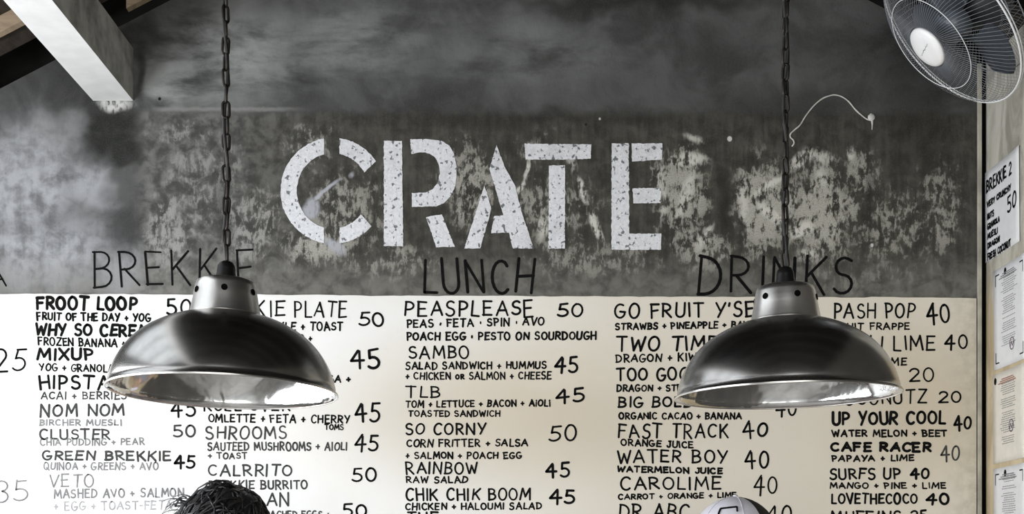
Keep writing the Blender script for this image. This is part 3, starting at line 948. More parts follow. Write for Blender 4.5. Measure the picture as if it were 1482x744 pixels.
# ------------------------------------------------------------------ stencilled white word on the wall
sign = empty('painted_sign', wall_pt(685, 360))
tag(sign, 'large chipped white stencilled word on the dark concrete above the menu', 'sign')
sign_inv = Matrix.Translation(-sign.location)


def poly_letter(polys):
    bm_ = bmesh.new()
    for pl in polys:
        pts = []
        for i in range(len(pl)):
            a, b = Vector(pl[i]), Vector(pl[(i + 1) % len(pl)])
            d = b - a
            k = max(1, int(d.length / 3.0))
            nn = Vector((-d.y, d.x)).normalized() if d.length > 0 else Vector((0, 0))
            for j in range(k):
                p = a + d * (j / k)
                p = p + nn * (0.9 * mnoise.noise(Vector((p.x * 0.35, p.y * 0.35, 2.0))) + 0.5 * mnoise.noise(Vector((p.x * 0.9, p.y * 0.9, 7.0))))
                pts.append((p.x, p.y))
        extrude_poly(bm_, pts, lambda q: sign_inv @ Vector(((q[0] - CX) * PXM, WY, EYE + (HY - q[1]) * PXM)), Vector((0, -0.0012, 0)))
    return obj('painted_letter', bm_, M['chip'], sign)


def z1(x, y):
    return (380 + x / 3.719, 180 + y / 3.719)


def z2(x, y):
    return (660 + x / 3.719, 180 + y / 3.719)


cxC, cyC, RO, RI = 481.5, 276.3, 75.5, 52.0


def ring_piece(o0, o1, i0, i1, n=26):
    a = [(cxC + RO * cos(R(o0 + (o1 - o0) * i / n)), cyC - RO * 1.015 * sin(R(o0 + (o1 - o0) * i / n))) for i in range(n + 1)]
    b = [(cxC + RI * cos(R(i1 + (i0 - i1) * i / n)), cyC - RI * 1.05 * sin(R(i1 + (i0 - i1) * i / n))) for i in range(n + 1)]
    return a + b


poly_letter([ring_piece(99.5, 260.5, 104, 256), ring_piece(82.5, 34, 79, 29), ring_piece(-82.5, -42, -79, -38)])
poly_letter([[z1(653, 90), z1(750, 90), z1(757, 657), z1(653, 655)],
             [z1(795, 82), z1(900, 80), z1(965, 90), z1(1005, 115), z1(1030, 155), z1(1043, 220), z1(1045, 280), z1(1036, 340), z1(1010, 390), z1(975, 425), z1(935, 441), z1(803, 445),
              z1(803, 370), z1(880, 368), z1(915, 350), z1(942, 315), z1(955, 265), z1(948, 215), z1(930, 178), z1(900, 158), z1(860, 150), z1(800, 160)],
             [z1(880, 500), z1(965, 485), z1(1035, 660), z1(935, 662)]])
poly_letter([[z2(152, 330), z2(170, 380), z2(190, 455), z2(130, 668), z2(45, 668)],
             [z2(218, 112), z2(265, 235), z2(318, 330), z2(345, 440), z2(360, 490), z2(417, 668), z2(305, 668), z2(285, 583), z2(188, 586), z2(205, 495), z2(255, 490), z2(180, 240)]])
poly_letter([[z2(368, 105), z2(727, 108), z2(725, 185), z2(590, 190), z2(375, 190)], [z2(500, 222), z2(587, 220), z2(586, 668), z2(497, 668)]])
poly_letter([[z2(838, 103), z2(930, 103), z2(932, 590), z2(1105, 588), z2(1103, 675), z2(836, 675)], [z2(945, 103), z2(1112, 103), z2(1108, 190), z2(947, 200)],
             [z2(950, 345), z2(1104, 343), z2(1100, 425), z2(955, 425)]])

# thin white line of filler with a blob at its end
bm = bmesh.new()
path = [(1146, 212), (1149, 208), (1148, 203), (1144, 199), (1144, 194), (1150, 188), (1158, 181), (1166, 168), (1178, 153), (1190, 143), (1200, 139), (1208, 137.5), (1218, 140), (1228, 147), (1238, 159), (1248, 168), (1255, 173), (1260, 174)]
pts = [wall_pt(x, y) + Vector((0, -0.001, 0)) for x, y in path]
fine_p = []
for i in range(len(pts) - 1):
    for k in range(4):
        a = pts[max(i - 1, 0)]
        b, c_ = pts[i], pts[i + 1]
        d = pts[min(i + 2, len(pts) - 1)]
        t_ = k / 4
        fine_p.append(0.5 * ((2 * b) + (c_ - a) * t_ + (2 * a - 5 * b + 4 * c_ - d) * t_ ** 2 + (3 * b - a - 3 * c_ + d) * t_ ** 3))
fine_p.append(pts[-1])
add_tube(bm, fine_p, [0.0018 + 0.0012 * abs(mnoise.noise(p * 45)) for p in fine_p], 8)
wire = obj('plaster_string', bm, M['plaster'], smooth=True)
tag(wire, 'thin white string looping up over the dark wall to a plaster blob', 'string')
bm = bmesh.new()
bmesh.ops.create_icosphere(bm, subdivisions=3, radius=1.0)
cpt = wall_pt(1261, 170)
for v in bm.verts:
    kk = 1 + 0.22 * mnoise.noise(v.co * 2.2)
    v.co = Vector((cpt.x + v.co.x * 0.0105 * kk, WY - 0.001 + v.co.y * 0.005, cpt.z + v.co.z * 0.0115 * kk))
add_tube(bm, [wall_pt(1262, 172), wall_pt(1262.4, 180), wall_pt(1262, 188)], [0.005, 0.0022, 0.0008], 8)
obj('plaster_blob', bm, M['plaster'], wire, smooth=True)

# ------------------------------------------------------------------ pendant lamps
LINK_L, LINK_W, LINK_R, PITCH = 0.0345, 0.0165, 0.0026, 0.0280


def link_mesh():
    b_ = bmesh.new()
    pts_ = []
    hw, hl = LINK_W / 2 - LINK_R, LINK_L / 2 - LINK_R
    s_ = hl - hw
    for i in range(9):
        a = pi * i / 8
        pts_.append((hw * cos(a), 0, s_ + hw * sin(a)))
    for i in range(9):
        a = pi + pi * i / 8
        pts_.append((hw * cos(a), 0, -s_ + hw * sin(a)))
    add_tube(b_, pts_, LINK_R, 8, closed=True)
    me = bpy.data.meshes.new('chain_link')
    b_.to_mesh(me)
    b_.free()
    me.materials.append(M['chain'])
    for p in me.polygons:
        p.use_smooth = True
    return me


LINK_ME = link_mesh()


def lathe_part(name, prof, mat, parent, seg=96, mtx=None, auto=None):
    b_ = bmesh.new()
    add_lathe(b_, prof, seg)
    bmesh.ops.remove_doubles(b_, verts=b_.verts, dist=1e-6)
    bmesh.ops.recalc_face_normals(b_, faces=b_.faces)
    o = obj(name, b_, mat, parent, smooth=True, auto=auto)
    if mtx is not None:
        o.matrix_local = mtx
    return o


def pendant(px, rim_py, depth, tilt_x, tilt_y, label, rim_px, seed):
    """axis column, rim row, distance; rim radius from its pixels"""
    rnd = random.Random(seed)
    k = depth / F
    rim_r = rim_px * k
    base = Vector(((px - CX) * k, depth, EYE + (HY - rim_py) * k))
    root = empty('pendant_lamp', base)
    tag(root, label, 'lamp', 'dome lamps hanging over the counter')
    T = Matrix.Rotation(R(tilt_y), 4, 'Y') @ Matrix.Rotation(R(tilt_x), 4, 'X')
    u = rim_r / 165.0                              # one photo pixel of the lamp, in metres
    # dome outline (radius, height above the rim) in pixels of the photograph
    out = [(165.0, 0.0), (165.8, 1.5), (164.8, 3.0), (162.0, 5.0)]
    for i in range(1, 40):
        h_ = 5.0 + 109.5 * (i / 39.0) ** 0.8
        r_ = 163.2 * math.sqrt(max(0.0, 1 - (h_ / 118.0) ** 2)) - 2.2 * sin(pi * min(1.0, h_ / 80.0))
        if r_ > 52:
            out.append((r_, h_))
    out.append((51.5, out[-1][1] + 1.5))
    zc = out[-1][1]
    lip = [(p[0] * u, p[1] * u) for p in out]
    inner = [((p[0] - 2.2) * u, (p[1] - 1.8) * u) for p in out[3:]]
    shade = lathe_part('shade', lip, M['alu'], root, 128, T)
    refl = [(164.8 * u, -0.2 * u), (163.2 * u, 0.6 * u)] + inner + [(0.0, inner[-1][1] + 0.001)]
    lathe_part('reflector', refl, M['alu_in'], root, 128, T)['label'] = 'polished inside of the dome'
    # ring of the rim
    b_ = bmesh.new()
    add_tube(b_, [(165.2 * u * cos(2 * pi * i / 128), 165.2 * u * sin(2 * pi * i / 128), 0.0) for i in range(128)], 1.1 * u, 8, closed=True)
    o = obj('rim', b_, M['alu_collar'], root, smooth=True)
    o.matrix_local = T
    # collar
    c0, c1 = zc - 1.0, zc + 51
    col = [(50.5, c0), (51.5, c0 + 2), (50.5, c0 + 5), (46.5, c0 + 26), (43.8, c0 + 43), (41.5, c1 - 2.5), (37.5, c1), (19.5, c1 + 2.0), (13, c1 + 2.5), (0, c1 + 2.5)]
    collar = lathe_part('collar', [(r * u, z * u) for r, z in col], M['alu_collar'], root, 96, T, auto=R(40))
    for ang in (-141, -80, -20, 40, 100, 160):
        b_ = bmesh.new()
        zz = c0 + 33
        rr_ = 45.8
        q = Matrix.Rotation(R(ang), 4, 'Z') @ Matrix.Translation((rr_ * u, 0, zz * u)) @ Matrix.Rotation(R(90 - 8), 4, 'Y')
        add_lathe(b_, [(0, 0.0), (3.9 * u, 0.0), (3.9 * u, 0.0006), (4.6 * u, 0.0009), (4.6 * u, -0.002)], 20, q)
        o = obj('vent_hole', b_, M['gap'], collar)
        o['label'] = 'dark round vent hole'
    # bakelite cap with a cord grip
    capz = c1 + 2
    cap = [(15.5, capz - 1), (15.2, capz + 3), (13.6, capz + 9), (13.2, capz + 15), (12.4, capz + 20), (9.5, capz + 24.5), (5, capz + 27), (0, capz + 27.5)]
    lathe_part('cord_cap', [(r * u, z * u) for r, z in cap], M['rubber'], root, 48, T)
    # chain up to the tie beam
    top = T @ Vector((0, 0, (capz + 27) * u))
    zhook = roof_z(base.x) + 0.012 - base.z
    z = top.z - 0.004 + LINK_L / 2
    i = 0
    links = []
    while z + LINK_L / 2 < zhook + 0.004:
        o = bpy.data.objects.new('chain_link', LINK_ME)
        link(o, root)
        f_ = (z - top.z) / (zhook - top.z)
        swing = Vector((top.x * (1 - f_), top.y * (1 - f_), z))
        o.location = swing
        o.rotation_euler = (rnd.gauss(0, 0.05), rnd.gauss(0, 0.05), (0.62 if i % 2 else 0.62 + pi / 2) + rnd.gauss(0, 0.22))
        links.append(swing)
        z += PITCH
        i += 1
    # flex woven through the chain
    b_ = bmesh.new()
    pts_ = []
    for j, p in enumerate(links):
        pts_.append(p + Vector((0.0035 * sin(j * 0.9 + seed), 0.004 * cos(j * 0.9 + seed), -LINK_L / 2 + 0.004)))
    pts_ = [top - Vector((0, 0, 0.004))] + pts_ + [Vector((0, 0, zhook + 0.003))]
    add_tube(b_, pts_, 0.0032, 8)
    obj('power_cord', b_, M['cord'], root, smooth=True)
    # hook in the beam
    b_ = bmesh.new()
    add_tube(b_, [(0, 0, zhook + 0.02), (0, 0, zhook - 0.004)] + [(0.009 * sin(R(a)), 0, zhook - 0.013 + 0.009 * cos(R(a))) for a in range(20, 340, 30)], 0.0022, 8)
    obj('hook', b_, M['chain'], root, smooth=True)
    return root


pendant(323, 568, 2.30, -1.2, 1.2, 'steel dome pendant lamp hanging in front of the BREKKIE heading', 164.5, 3)
pendant(1139, 573.5, 2.36, 0.6, -1.0, 'steel dome pendant lamp hanging in front of the DRINKS heading', 161.0, 8)

# ------------------------------------------------------------------ wall fan
FD = 3.28
fc = Vector(((1375 - CX) / F * FD, FD, EYE + (HY - 39) / F * FD))
FN = Vector((-0.742, -0.034, -0.670)).normalized()
FR = 0.226
wall_at = Vector((SX, FD + 0.02, fc.z + 0.20))
fan = empty('wall_fan', wall_at)
tag(fan, 'white round wall fan in a wire guard high by the corner', 'fan')
zq = FN.to_track_quat('Z', 'Y').to_matrix().to_4x4()
FM = Matrix.Translation(fc - wall_at) @ zq          # fan frame in the root's space: +Z blows


def fan_part(name, b_, mat, parent=fan, smooth=True, auto=None):
    o = obj(name, b_, mat, parent, smooth=smooth, auto=auto)
    return o


def circ(r, z, n=96):
    return [FM @ Vector((r * cos(2 * pi * i / n), r * sin(2 * pi * i / n), z)) for i in range(n)]


def guard(prof, count, twist, rad):
    b_ = bmesh.new()
    for i in range(count):
        a0 = 2 * pi * i / count
        pp = []
        for (r, z) in prof:
            a = a0 + twist * (1 - r / FR)
            pp.append(FM @ Vector((r * cos(a), r * sin(a), z)))
        add_tube(b_, pp, rad, 4, caps=False)
    return b_


front_prof = [(0.058, 0.078), (0.085, 0.076), (0.118, 0.068), (0.150, 0.056), (0.180, 0.040), (0.205, 0.022), (0.219, 0.006), (FR, 0.0)]
rear_prof = [(FR, 0.0), (0.222, -0.022), (0.210, -0.048), (0.185, -0.066), (0.150, -0.078), (0.110, -0.085), (0.075, -0.088)]
fg = fan_part('front_guard', guard(front_prof, 110, 0.45, 0.00052), M['fan_wire'])
b_ = bmesh.new()
add_tube(b_, circ(0.131, 0.066), 0.0010, 8, closed=True)
fan_part('guard_ring', b_, M['fan_rim'], fg)
rg = fan_part('rear_guard', guard(rear_prof, 90, -0.25, 0.0005), M['fan_wire'])
for rr_, zz_ in ((0.185, -0.068), (0.112, -0.087)):
    b_ = bmesh.new()
    add_tube(b_, circ(rr_, zz_), 0.0013, 8, closed=True)
    fan_part('guard_ring', b_, M['fan_wire'], rg)
b_ = bmesh.new()
add_tube(b_, circ(FR, 0.0), 0.0023, 10, closed=True)
add_tube(b_, circ(FR + 0.001, -0.007), 0.0015, 8, closed=True)
fan_part('guard_rim', b_, M['fan_rim'])
b_ = bmesh.new()
add_lathe(b_, [(0.0, 0.088), (0.030, 0.0875), (0.048, 0.085), (0.0545, 0.081), (0.056, 0.075), (0.050, 0.072), (0.0, 0.072)], 64, FM)
bmesh.ops.recalc_face_normals(b_, faces=b_.faces)
badge = fan_part('hub_badge', b_, M['fan_white'])
badge['label'] = 'round white centre badge'
# small slanted maker's mark on the badge (illegible)
xv = (FM.to_3x3().inverted() @ Vector((-0.05, -0.99, 0.11)))
xv = Vector((xv.x, xv.y, 0)).normalized()
yv = Vector((-xv.y, xv.x, 0))
b_ = bmesh.new()
for a, b, w in (((-0.019, -0.001), (-0.012, 0.0008), 0.0012), ((-0.010, -0.0006), (-0.002, 0.0012), 0.0016), ((-0.004, 0.002), (0.003, -0.002), 0.0020), ((0.002, -0.0006), (0.012, 0.001), 0.0014), ((0.011, -0.0012), (0.020, 0.0006), 0.0010)):
    pa, pb = xv * a[0] * 1.5 + yv * a[1], xv * b[0] * 1.5 + yv * b[1]
    add_tube(b_, [FM @ (pa + Vector((0, 0, 0.0878))), FM @ (pb + Vector((0, 0, 0.0878)))], w * 0.5, 6)
fan_part('maker_mark', b_, M['print'], badge)
# blades
for kbl in range(3):
    b_ = bmesh.new()
    a0 = R(35 + 120 * kbl)
    rows = []
    for i in range(13):
        f_ = i / 12
        r = 0.035 + 0.160 * f_
        half = 0.26 + 0.52 * sin(pi * min(1, f_ * 0.62 + 0.12)) - 0.38 * max(0, f_ - 0.75) * 2.0
        row = []
        for j in range(9):
            g = j / 8 - 0.5
            a = a0 + g * 2 * half * (0.75 + 0.25 * f_) + 0.5 * f_
            row.append(b_.verts.new(FM @ Vector((r * cos(a), r * sin(a), -0.012 + g * 0.052 * (1 - 0.35 * f_)))))
        rows.append(row)
    for i in range(12):
        for j in range(8):
            b_.faces.new((rows[i][j], rows[i][j + 1], rows[i + 1][j + 1], rows[i + 1][j]))
    bmesh.ops.solidify(b_, geom=b_.faces, thickness=0.002)
    fan_part('blade', b_, M['fan_blade'])
b_ = bmesh.new()
add_lathe(b_, [(0.0, 0.025), (0.028, 0.022), (0.042, 0.010), (0.045, -0.03), (0.0, -0.03)], 48, FM)
fan_part('blade_hub', b_, M['fan_blade'])
b_ = bmesh.new()
add_lathe(b_, [(0.0, -0.031), (0.080, -0.084), (0.084, -0.092), (0.078, -0.125), (0.058, -0.165), (0.03, -0.178), (0.0, -0.18)], 48, FM)
bmesh.ops.recalc_face_normals(b_, faces=b_.faces)
motor = fan_part('motor_housing', b_, M['fan_dark'], auto=R(40))
for i in range(14):
    a = 2 * pi * i / 14
    b_ = bmesh.new()
    q = FM @ Matrix.Rotation(a, 4, 'Z') @ Matrix.Translation((0.0835, 0, -0.1))
    add_box(b_, (-0.002, -0.006, -0.010), (0.0012, 0.006, 0.008), q)
    fan_part('vent_slot', b_, M['gap'], motor, smooth=False)
# neck and wall plate
mback = FM @ Vector((0, 0, -0.15))
b_ = bmesh.new()
add_tube(b_, [mback, mback + Vector((0.05, 0.0, 0.02)), Vector((-0.05, 0, 0.02)), Vector((-0.012, 0, 0.0))], [0.024, 0.022, 0.022, 0.03], 20)
fan_part('neck', b_, M['fan_white'])
b_ = bmesh.new()
add_box(b_, (-0.022, -0.055, -0.10), (-0.001, 0.055, 0.09))
bevel_all(b_, 0.006, 3)
fan_part('wall_plate', b_, M['fan_white'])

# ------------------------------------------------------------------ papers on the side wall


def sheet(px_left, row_top, row_bot, width, mat, label, marks, lift=0.0015):
    y0 = SX * F / (px_left - CX)
    k = y0 / F
    zt_ = EYE + (HY - row_top) * k
    zb_ = EYE + (HY - row_bot) * k
    hgt = zt_ - zb_
    o0 = Vector((SX, y0, zb_))
    b_ = bmesh.new()
    nu, nv = 8, 12
    g = []
    for i in range(nu + 1):
        col_ = []
        for j in range(nv + 1):
            u_, v_ = i / nu, j / nv
            curl = 0.0035 * (u_ - 0.5) ** 2 * 4 * (0.4 + 0.6 * v_) + 0.0008
            col_.append(b_.verts.new((-curl - 0.0004, -u_ * width, v_ * hgt)))
        g.append(col_)
    for i in range(nu):
        for j in range(nv):
            b_.faces.new((g[i][j], g[i + 1][j], g[i + 1][j + 1], g[i][j + 1]))
    bmesh.ops.recalc_face_normals(b_, faces=b_.faces)
    bmesh.ops.solidify(b_, geom=b_.faces, thickness=0.0003)
    o = obj('paper_sheet', b_, mat, smooth=True)
    o.location = o0
    tag(o, label, 'paper', 'sheets of paper taped to the side wall')

    def to3(p, lf):
        u_ = p[0] / width
        v_ = 1 - p[1] / hgt
        curl = 0.0035 * (u_ - 0.5) ** 2 * 4 * (0.4 + 0.6 * v_) + 0.0008
        return Vector((-curl - 0.0013 - lf * 0.5, -p[0], hgt - p[1]))
    marks(o, to3, width, hgt)
    return o


def hand_marks(o, to3, w, h):
    for s, x0, x1, a, b_, pw in (('BREKKIE 2', 0.012, 0.205, 0.024, 0.064, 0.0072), ('VERY CRUNCHY', 0.016, 0.20, 0.088, 0.108, 0.0057), ('NUTS', 0.018, 0.068, 0.125, 0.145, 0.0057),
                                 ('GRANOLA', 0.018, 0.112, 0.155, 0.174, 0.0057), ('MUESLI', 0.018, 0.098, 0.184, 0.203, 0.0057), ('DRAGON', 0.018, 0.112, 0.212, 0.231, 0.0057),
                                 ('FRESH COCONUT', 0.018, 0.198, 0.243, 0.266, 0.0057), ('50', 0.172, 0.240, 0.118, 0.165, 0.0062)):
        bm_ = bmesh.new()
        write(bm_, s, x0, x1, a, b_, pw, to3, jit=1.3, rnd=rng)
        obj('lettering', bm_, M['ink'], o)


def print_marks(seed, corner, heading, stamp, dot):
    def f_(o, to3, w, h):
        r_ = random.Random(seed)
        bm_ = bmesh.new()
        y = 0.036
        while y < h - 0.05:
            for cx0 in ((0.055, 0.165),):
                ln = r_.uniform(0.55, 1.0) * 0.11
                x = 0.11 - ln / 2
                while x < 0.11 + ln / 2:
                    wl = r_.uniform(0.005, 0.013)
                    ribbon(bm_, [(x, y), (x + wl, y)], 0.0019, to3, 0.0002)
                    x += wl + 0.0035
            y += 0.0062 if r_.random() > 0.18 else 0.014
        obj('printed_text', bm_, M['print'], o)
        bm_ = bmesh.new()
        for i in range(3):
            ribbon(bm_, [(0.065 - 0.012 * i, 0.022 + 0.0055 * i), (0.15 + 0.010 * i, 0.022 + 0.0055 * i)], 0.0030, to3, 0.0003)
        obj('printed_heading', bm_, M[heading], o)
        if corner:
            bm_ = bmesh.new()
            for (cx_, cy_, dx, dy) in ((0.016, 0.018, 1, 1), (w - 0.016, 0.018, -1, 1), (0.016, h - 0.018, 1, -1), (w - 0.016, h - 0.018, -1, -1)):
                ribbon(bm_, [(cx_, cy_ + 0.030 * dy), (cx_, cy_), (cx_ + 0.024 * dx, cy_)], 0.0036, to3, 0.0002)
            obj('corner_mark', bm_, M['ink'], o)
        if stamp:
            bm_ = bmesh.new()
            sx_, sy_ = 0.135, h * stamp
            ribbon(bm_, [(sx_ + 0.016 * cos(a * 0.35), sy_ + 0.017 * sin(a * 0.35)) for a in range(19)], 0.0032, to3, 0.0004)
            ribbon(bm_, [(sx_ - 0.012, sy_ + 0.008), (sx_ - 0.004, sy_ - 0.006), (sx_ + 0.004, sy_ + 0.007), (sx_ + 0.016, sy_ - 0.008)], 0.003, to3, 0.0004)
            obj('ink_stamp', bm_, M['violet'], o)
        if dot:
            bm_ = bmesh.new()
            n_ = 18
            cx_, cy_ = dot
            vsd = [bm_.verts.new(to3((cx_ + 0.0085 * cos(2 * pi * i / n_), cy_ + 0.0105 * sin(2 * pi * i / n_)), 0.0005)) for i in range(n_)]
            bm_.faces.new(vsd)
            obj('emblem', bm_, M['ink'], o)
    return f_


sheet(1427.5, 251, 381, 0.262, M['paper'], 'white sheet lettered BREKKIE 2 in thick black marker, topmost on the side wall', hand_marks)
sheet(1440, 393, 537, 0.235, M['paper'], 'white printed sheet with corner marks and round violet stamp, right under the marker-lettered sheet', print_marks(3, True, 'print', 0.80, (0.085, 0.018)))
sheet(1439, 543, 672, 0.235, M['paper_cream'], 'cream printed sheet with red-brown heading between the two corner-marked white sheets', print_marks(5, False, 'print_red', 0.62, (0.020, 0.022)))
sheet(1440, 679, 812, 0.235, M['paper'], 'white printed sheet with corner marks, lowest on the side wall below the cream one', print_marks(9, True, 'print', 0.0, (0.085, 0.018)))


# ------------------------------------------------------------------ two people below the menu
def skinned(verts, edges, radii, root, sub=2):
    me = bpy.data.meshes.new('tmp')
    me.from_pydata([tuple(v) for v in verts], edges, [])
    o = bpy.data.objects.new('tmp', me)
    COL.objects.link(o)
    bm_ = bmesh.new()
    bm_.from_mesh(me)
    lay = bm_.verts.layers.skin.verify()
    bm_.verts.ensure_lookup_table()
    for i, v in enumerate(bm_.verts):
        r = radii[i]
        v[lay].radius = r if isinstance(r, tuple) else (r, r)
        v[lay].use_root = (i == root)
    bm_.to_mesh(me)
    bm_.free()
    md = o.modifiers.new('s', 'SKIN')
    md.use_smooth_shade = True
    ms = o.modifiers.new('u', 'SUBSURF')
    ms.levels = ms.render_levels = sub
    dg = bpy.context.evaluated_depsgraph_get()
    dg.update()
    res = bpy.data.meshes.new_from_object(o.evaluated_get(dg))
    bpy.data.objects.remove(o)
    bm_ = bmesh.new()
    bm_.from_mesh(res)
    bpy.data.meshes.remove(res)
    return bm_


def head_shape(bm_, c, s):
    """head about the point c (half height s): skull, jaw, nose, ears, brow; faces -Y"""
    t_ = bmesh.new()
    bmesh.ops.create_uvsphere(t_, u_segments=40, v_segments=28, radius=1.0)
    for v in t_.verts:
        x, y, z = v.co
        w = 0.70 * (1 - 0.22 * max(0, -z) ** 1.4)
        d = 0.86 * (1 - 0.10 * max(0, -z))
        nx, ny, nz = x * w, y * d, z
        if y < 0 and z < 0:
            ny -= 0.06 * (-z)
        if y < -0.5:
            ny -= 0.20 * math.exp(-((x / 0.12) ** 2 + ((z + 0.14) / 0.20) ** 2))
            ny += 0.07 * (math.exp(-(((abs(x) - 0.36) / 0.16) ** 2 + ((z - 0.06) / 0.12) ** 2)))
            ny -= 0.05 * math.exp(-((x / 0.26) ** 2 + ((z + 0.50) / 0.08) ** 2))
        if abs(x) > 0.9:
            nx += (0.13 if x > 0 else -0.13) * math.exp(-(((y - 0.1) / 0.16) ** 2 + ((z + 0.05) / 0.26) ** 2))
        v.co = Vector(c) + Vector((nx, ny, nz)) * s
    me = bpy.data.meshes.new('t')
    t_.to_mesh(me)
    t_.free()
    bm_.from_mesh(me)
    bpy.data.meshes.remove(me)


def person(loc, height, turn, label, shirt_m, female):
    """standing figure, feet on the floor at loc, arms bent forward as at a counter"""
    s = height / 1.72
    J, E, Rd = [], [], []

    def add(p, r, par=None):
        J.append(Vector(p) * s)
        Rd.append((r[0] * s, r[1] * s) if isinstance(r, tuple) else r * s)
        if par is not None:
            E.append((par, len(J) - 1))
        return len(J) - 1
    pel = add((0, 0, 0.93), (0.145, 0.10))
    wa = add((0, 0.0, 1.08), (0.128, 0.09), pel)
    ch = add((0, 0.01, 1.27), (0.15, 0.105), wa)
    nk0 = add((0, 0.015, 1.40), (0.075, 0.065), ch)
    nk = add((0, 0.0, 1.48), 0.052, nk0)
    add((0, -0.008, 1.56), 0.055, nk)
    for sd in (-1, 1):
        hip = add((0.085 * sd, 0, 0.84), 0.088, pel)
        kn = add((0.095 * sd, -0.012, 0.47), 0.056, hip)
        cf = add((0.098 * sd, 0.012, 0.33), 0.052, kn)
        an = add((0.10 * sd, 0.015, 0.09), 0.036, cf)
        add((0.11 * sd, -0.10, 0.032), (0.036, 0.030), an)
        sh = add((0.185 * sd, 0.01, 1.375), 0.056, ch)
        el = add((0.235 * sd, 0.03, 1.10), 0.041, sh)
        wr = add((0.20 * sd, -0.19, 1.02), 0.028, el)
        pm = add((0.19 * sd, -0.25, 1.01), (0.040, 0.018), wr)
        for kf in range(4):
            off = (kf - 1.5) * 0.019
            ln = (0.030, 0.036, 0.034, 0.026)[kf]
            f1 = add((0.19 * sd + off, -0.285, 1.008), 0.0095, pm)
            f2 = add((0.19 * sd + off * 1.1, -0.285 - ln, 0.996), 0.0085, f1)
            add((0.19 * sd + off * 1.1, -0.285 - ln * 1.7, 0.974), 0.0075, f2)
        t1 = add((0.19 * sd - 0.040 * sd, -0.235, 1.006), 0.0115, wr)
        add((0.19 * sd - 0.052 * sd, -0.270, 0.998), 0.0095, t1)
    bm_ = skinned(J, E, Rd, 0)
    hc = Vector((0, -0.02, 1.605)) * s
    head_shape(bm_, hc, 0.115 * s)
    body = obj('person', bm_, M['skin'], smooth=True)
    body.location = loc
    body.rotation_euler = (0, 0, turn)
    tag(body, label, 'person')
    # clothes
    E2 = [(0, 1), (1, 2), (2, 3), (2, 4), (4, 5), (2, 6), (6, 7)]
    V2 = [(0, 0, 0.90), (0, 0, 1.08), (0, 0.01, 1.27), (0, 0.015, 1.395), (-0.185, 0.01, 1.375), (-0.222, 0.022, 1.19), (0.185, 0.01, 1.375), (0.222, 0.022, 1.19)]
    R2 = [(0.165, 0.118), (0.145, 0.105), (0.165, 0.12), (0.09, 0.08), 0.07, 0.058, 0.07, 0.058]
    obj('shirt', skinned([Vector(v) * s for v in V2], E2, [(r[0] * s, r[1] * s) if isinstance(r, tuple) else r * s for r in R2], 0), shirt_m, body, smooth=True)
    V3 = [(0, 0, 0.97), (0, 0, 0.90), (-0.088, 0, 0.82), (-0.096, -0.008, 0.47), (-0.10, 0.014, 0.10), (0.088, 0, 0.82), (0.096, -0.008, 0.47), (0.10, 0.014, 0.10)]
    E3 = [(0, 1), (1, 2), (2, 3), (3, 4), (1, 5), (5, 6), (6, 7)]
    R3 = [(0.14, 0.105), (0.155, 0.112), 0.100, 0.070, 0.058, 0.100, 0.070, 0.058]
    obj('trousers', skinned([Vector(v) * s for v in V3], E3, [(r[0] * s, r[1] * s) if isinstance(r, tuple) else r * s for r in R3], 1), M['jeans'], body, smooth=True)
    for sd in (-1, 1):
        b2 = bmesh.new()
        bmesh.ops.create_uvsphere(b2, u_segments=16, v_segments=10, radius=0.0125 * s, matrix=Matrix.Translation(hc + Vector((0.040 * sd, -0.086, 0.008)) * s))
        obj('eye', b2, M['eye'], body, smooth=True)
    b2 = bmesh.new()
    bmesh.ops.create_uvsphere(b2, u_segments=20, v_segments=10, radius=1.0, matrix=Matrix.Translation(hc + Vector((0, -0.100, -0.058)) * s) @ Matrix.Diagonal((0.024 * s, 0.008 * s, 0.0065 * s, 1)))
    obj('mouth', b2, M['lip'], body, smooth=True)
    return body, hc, s


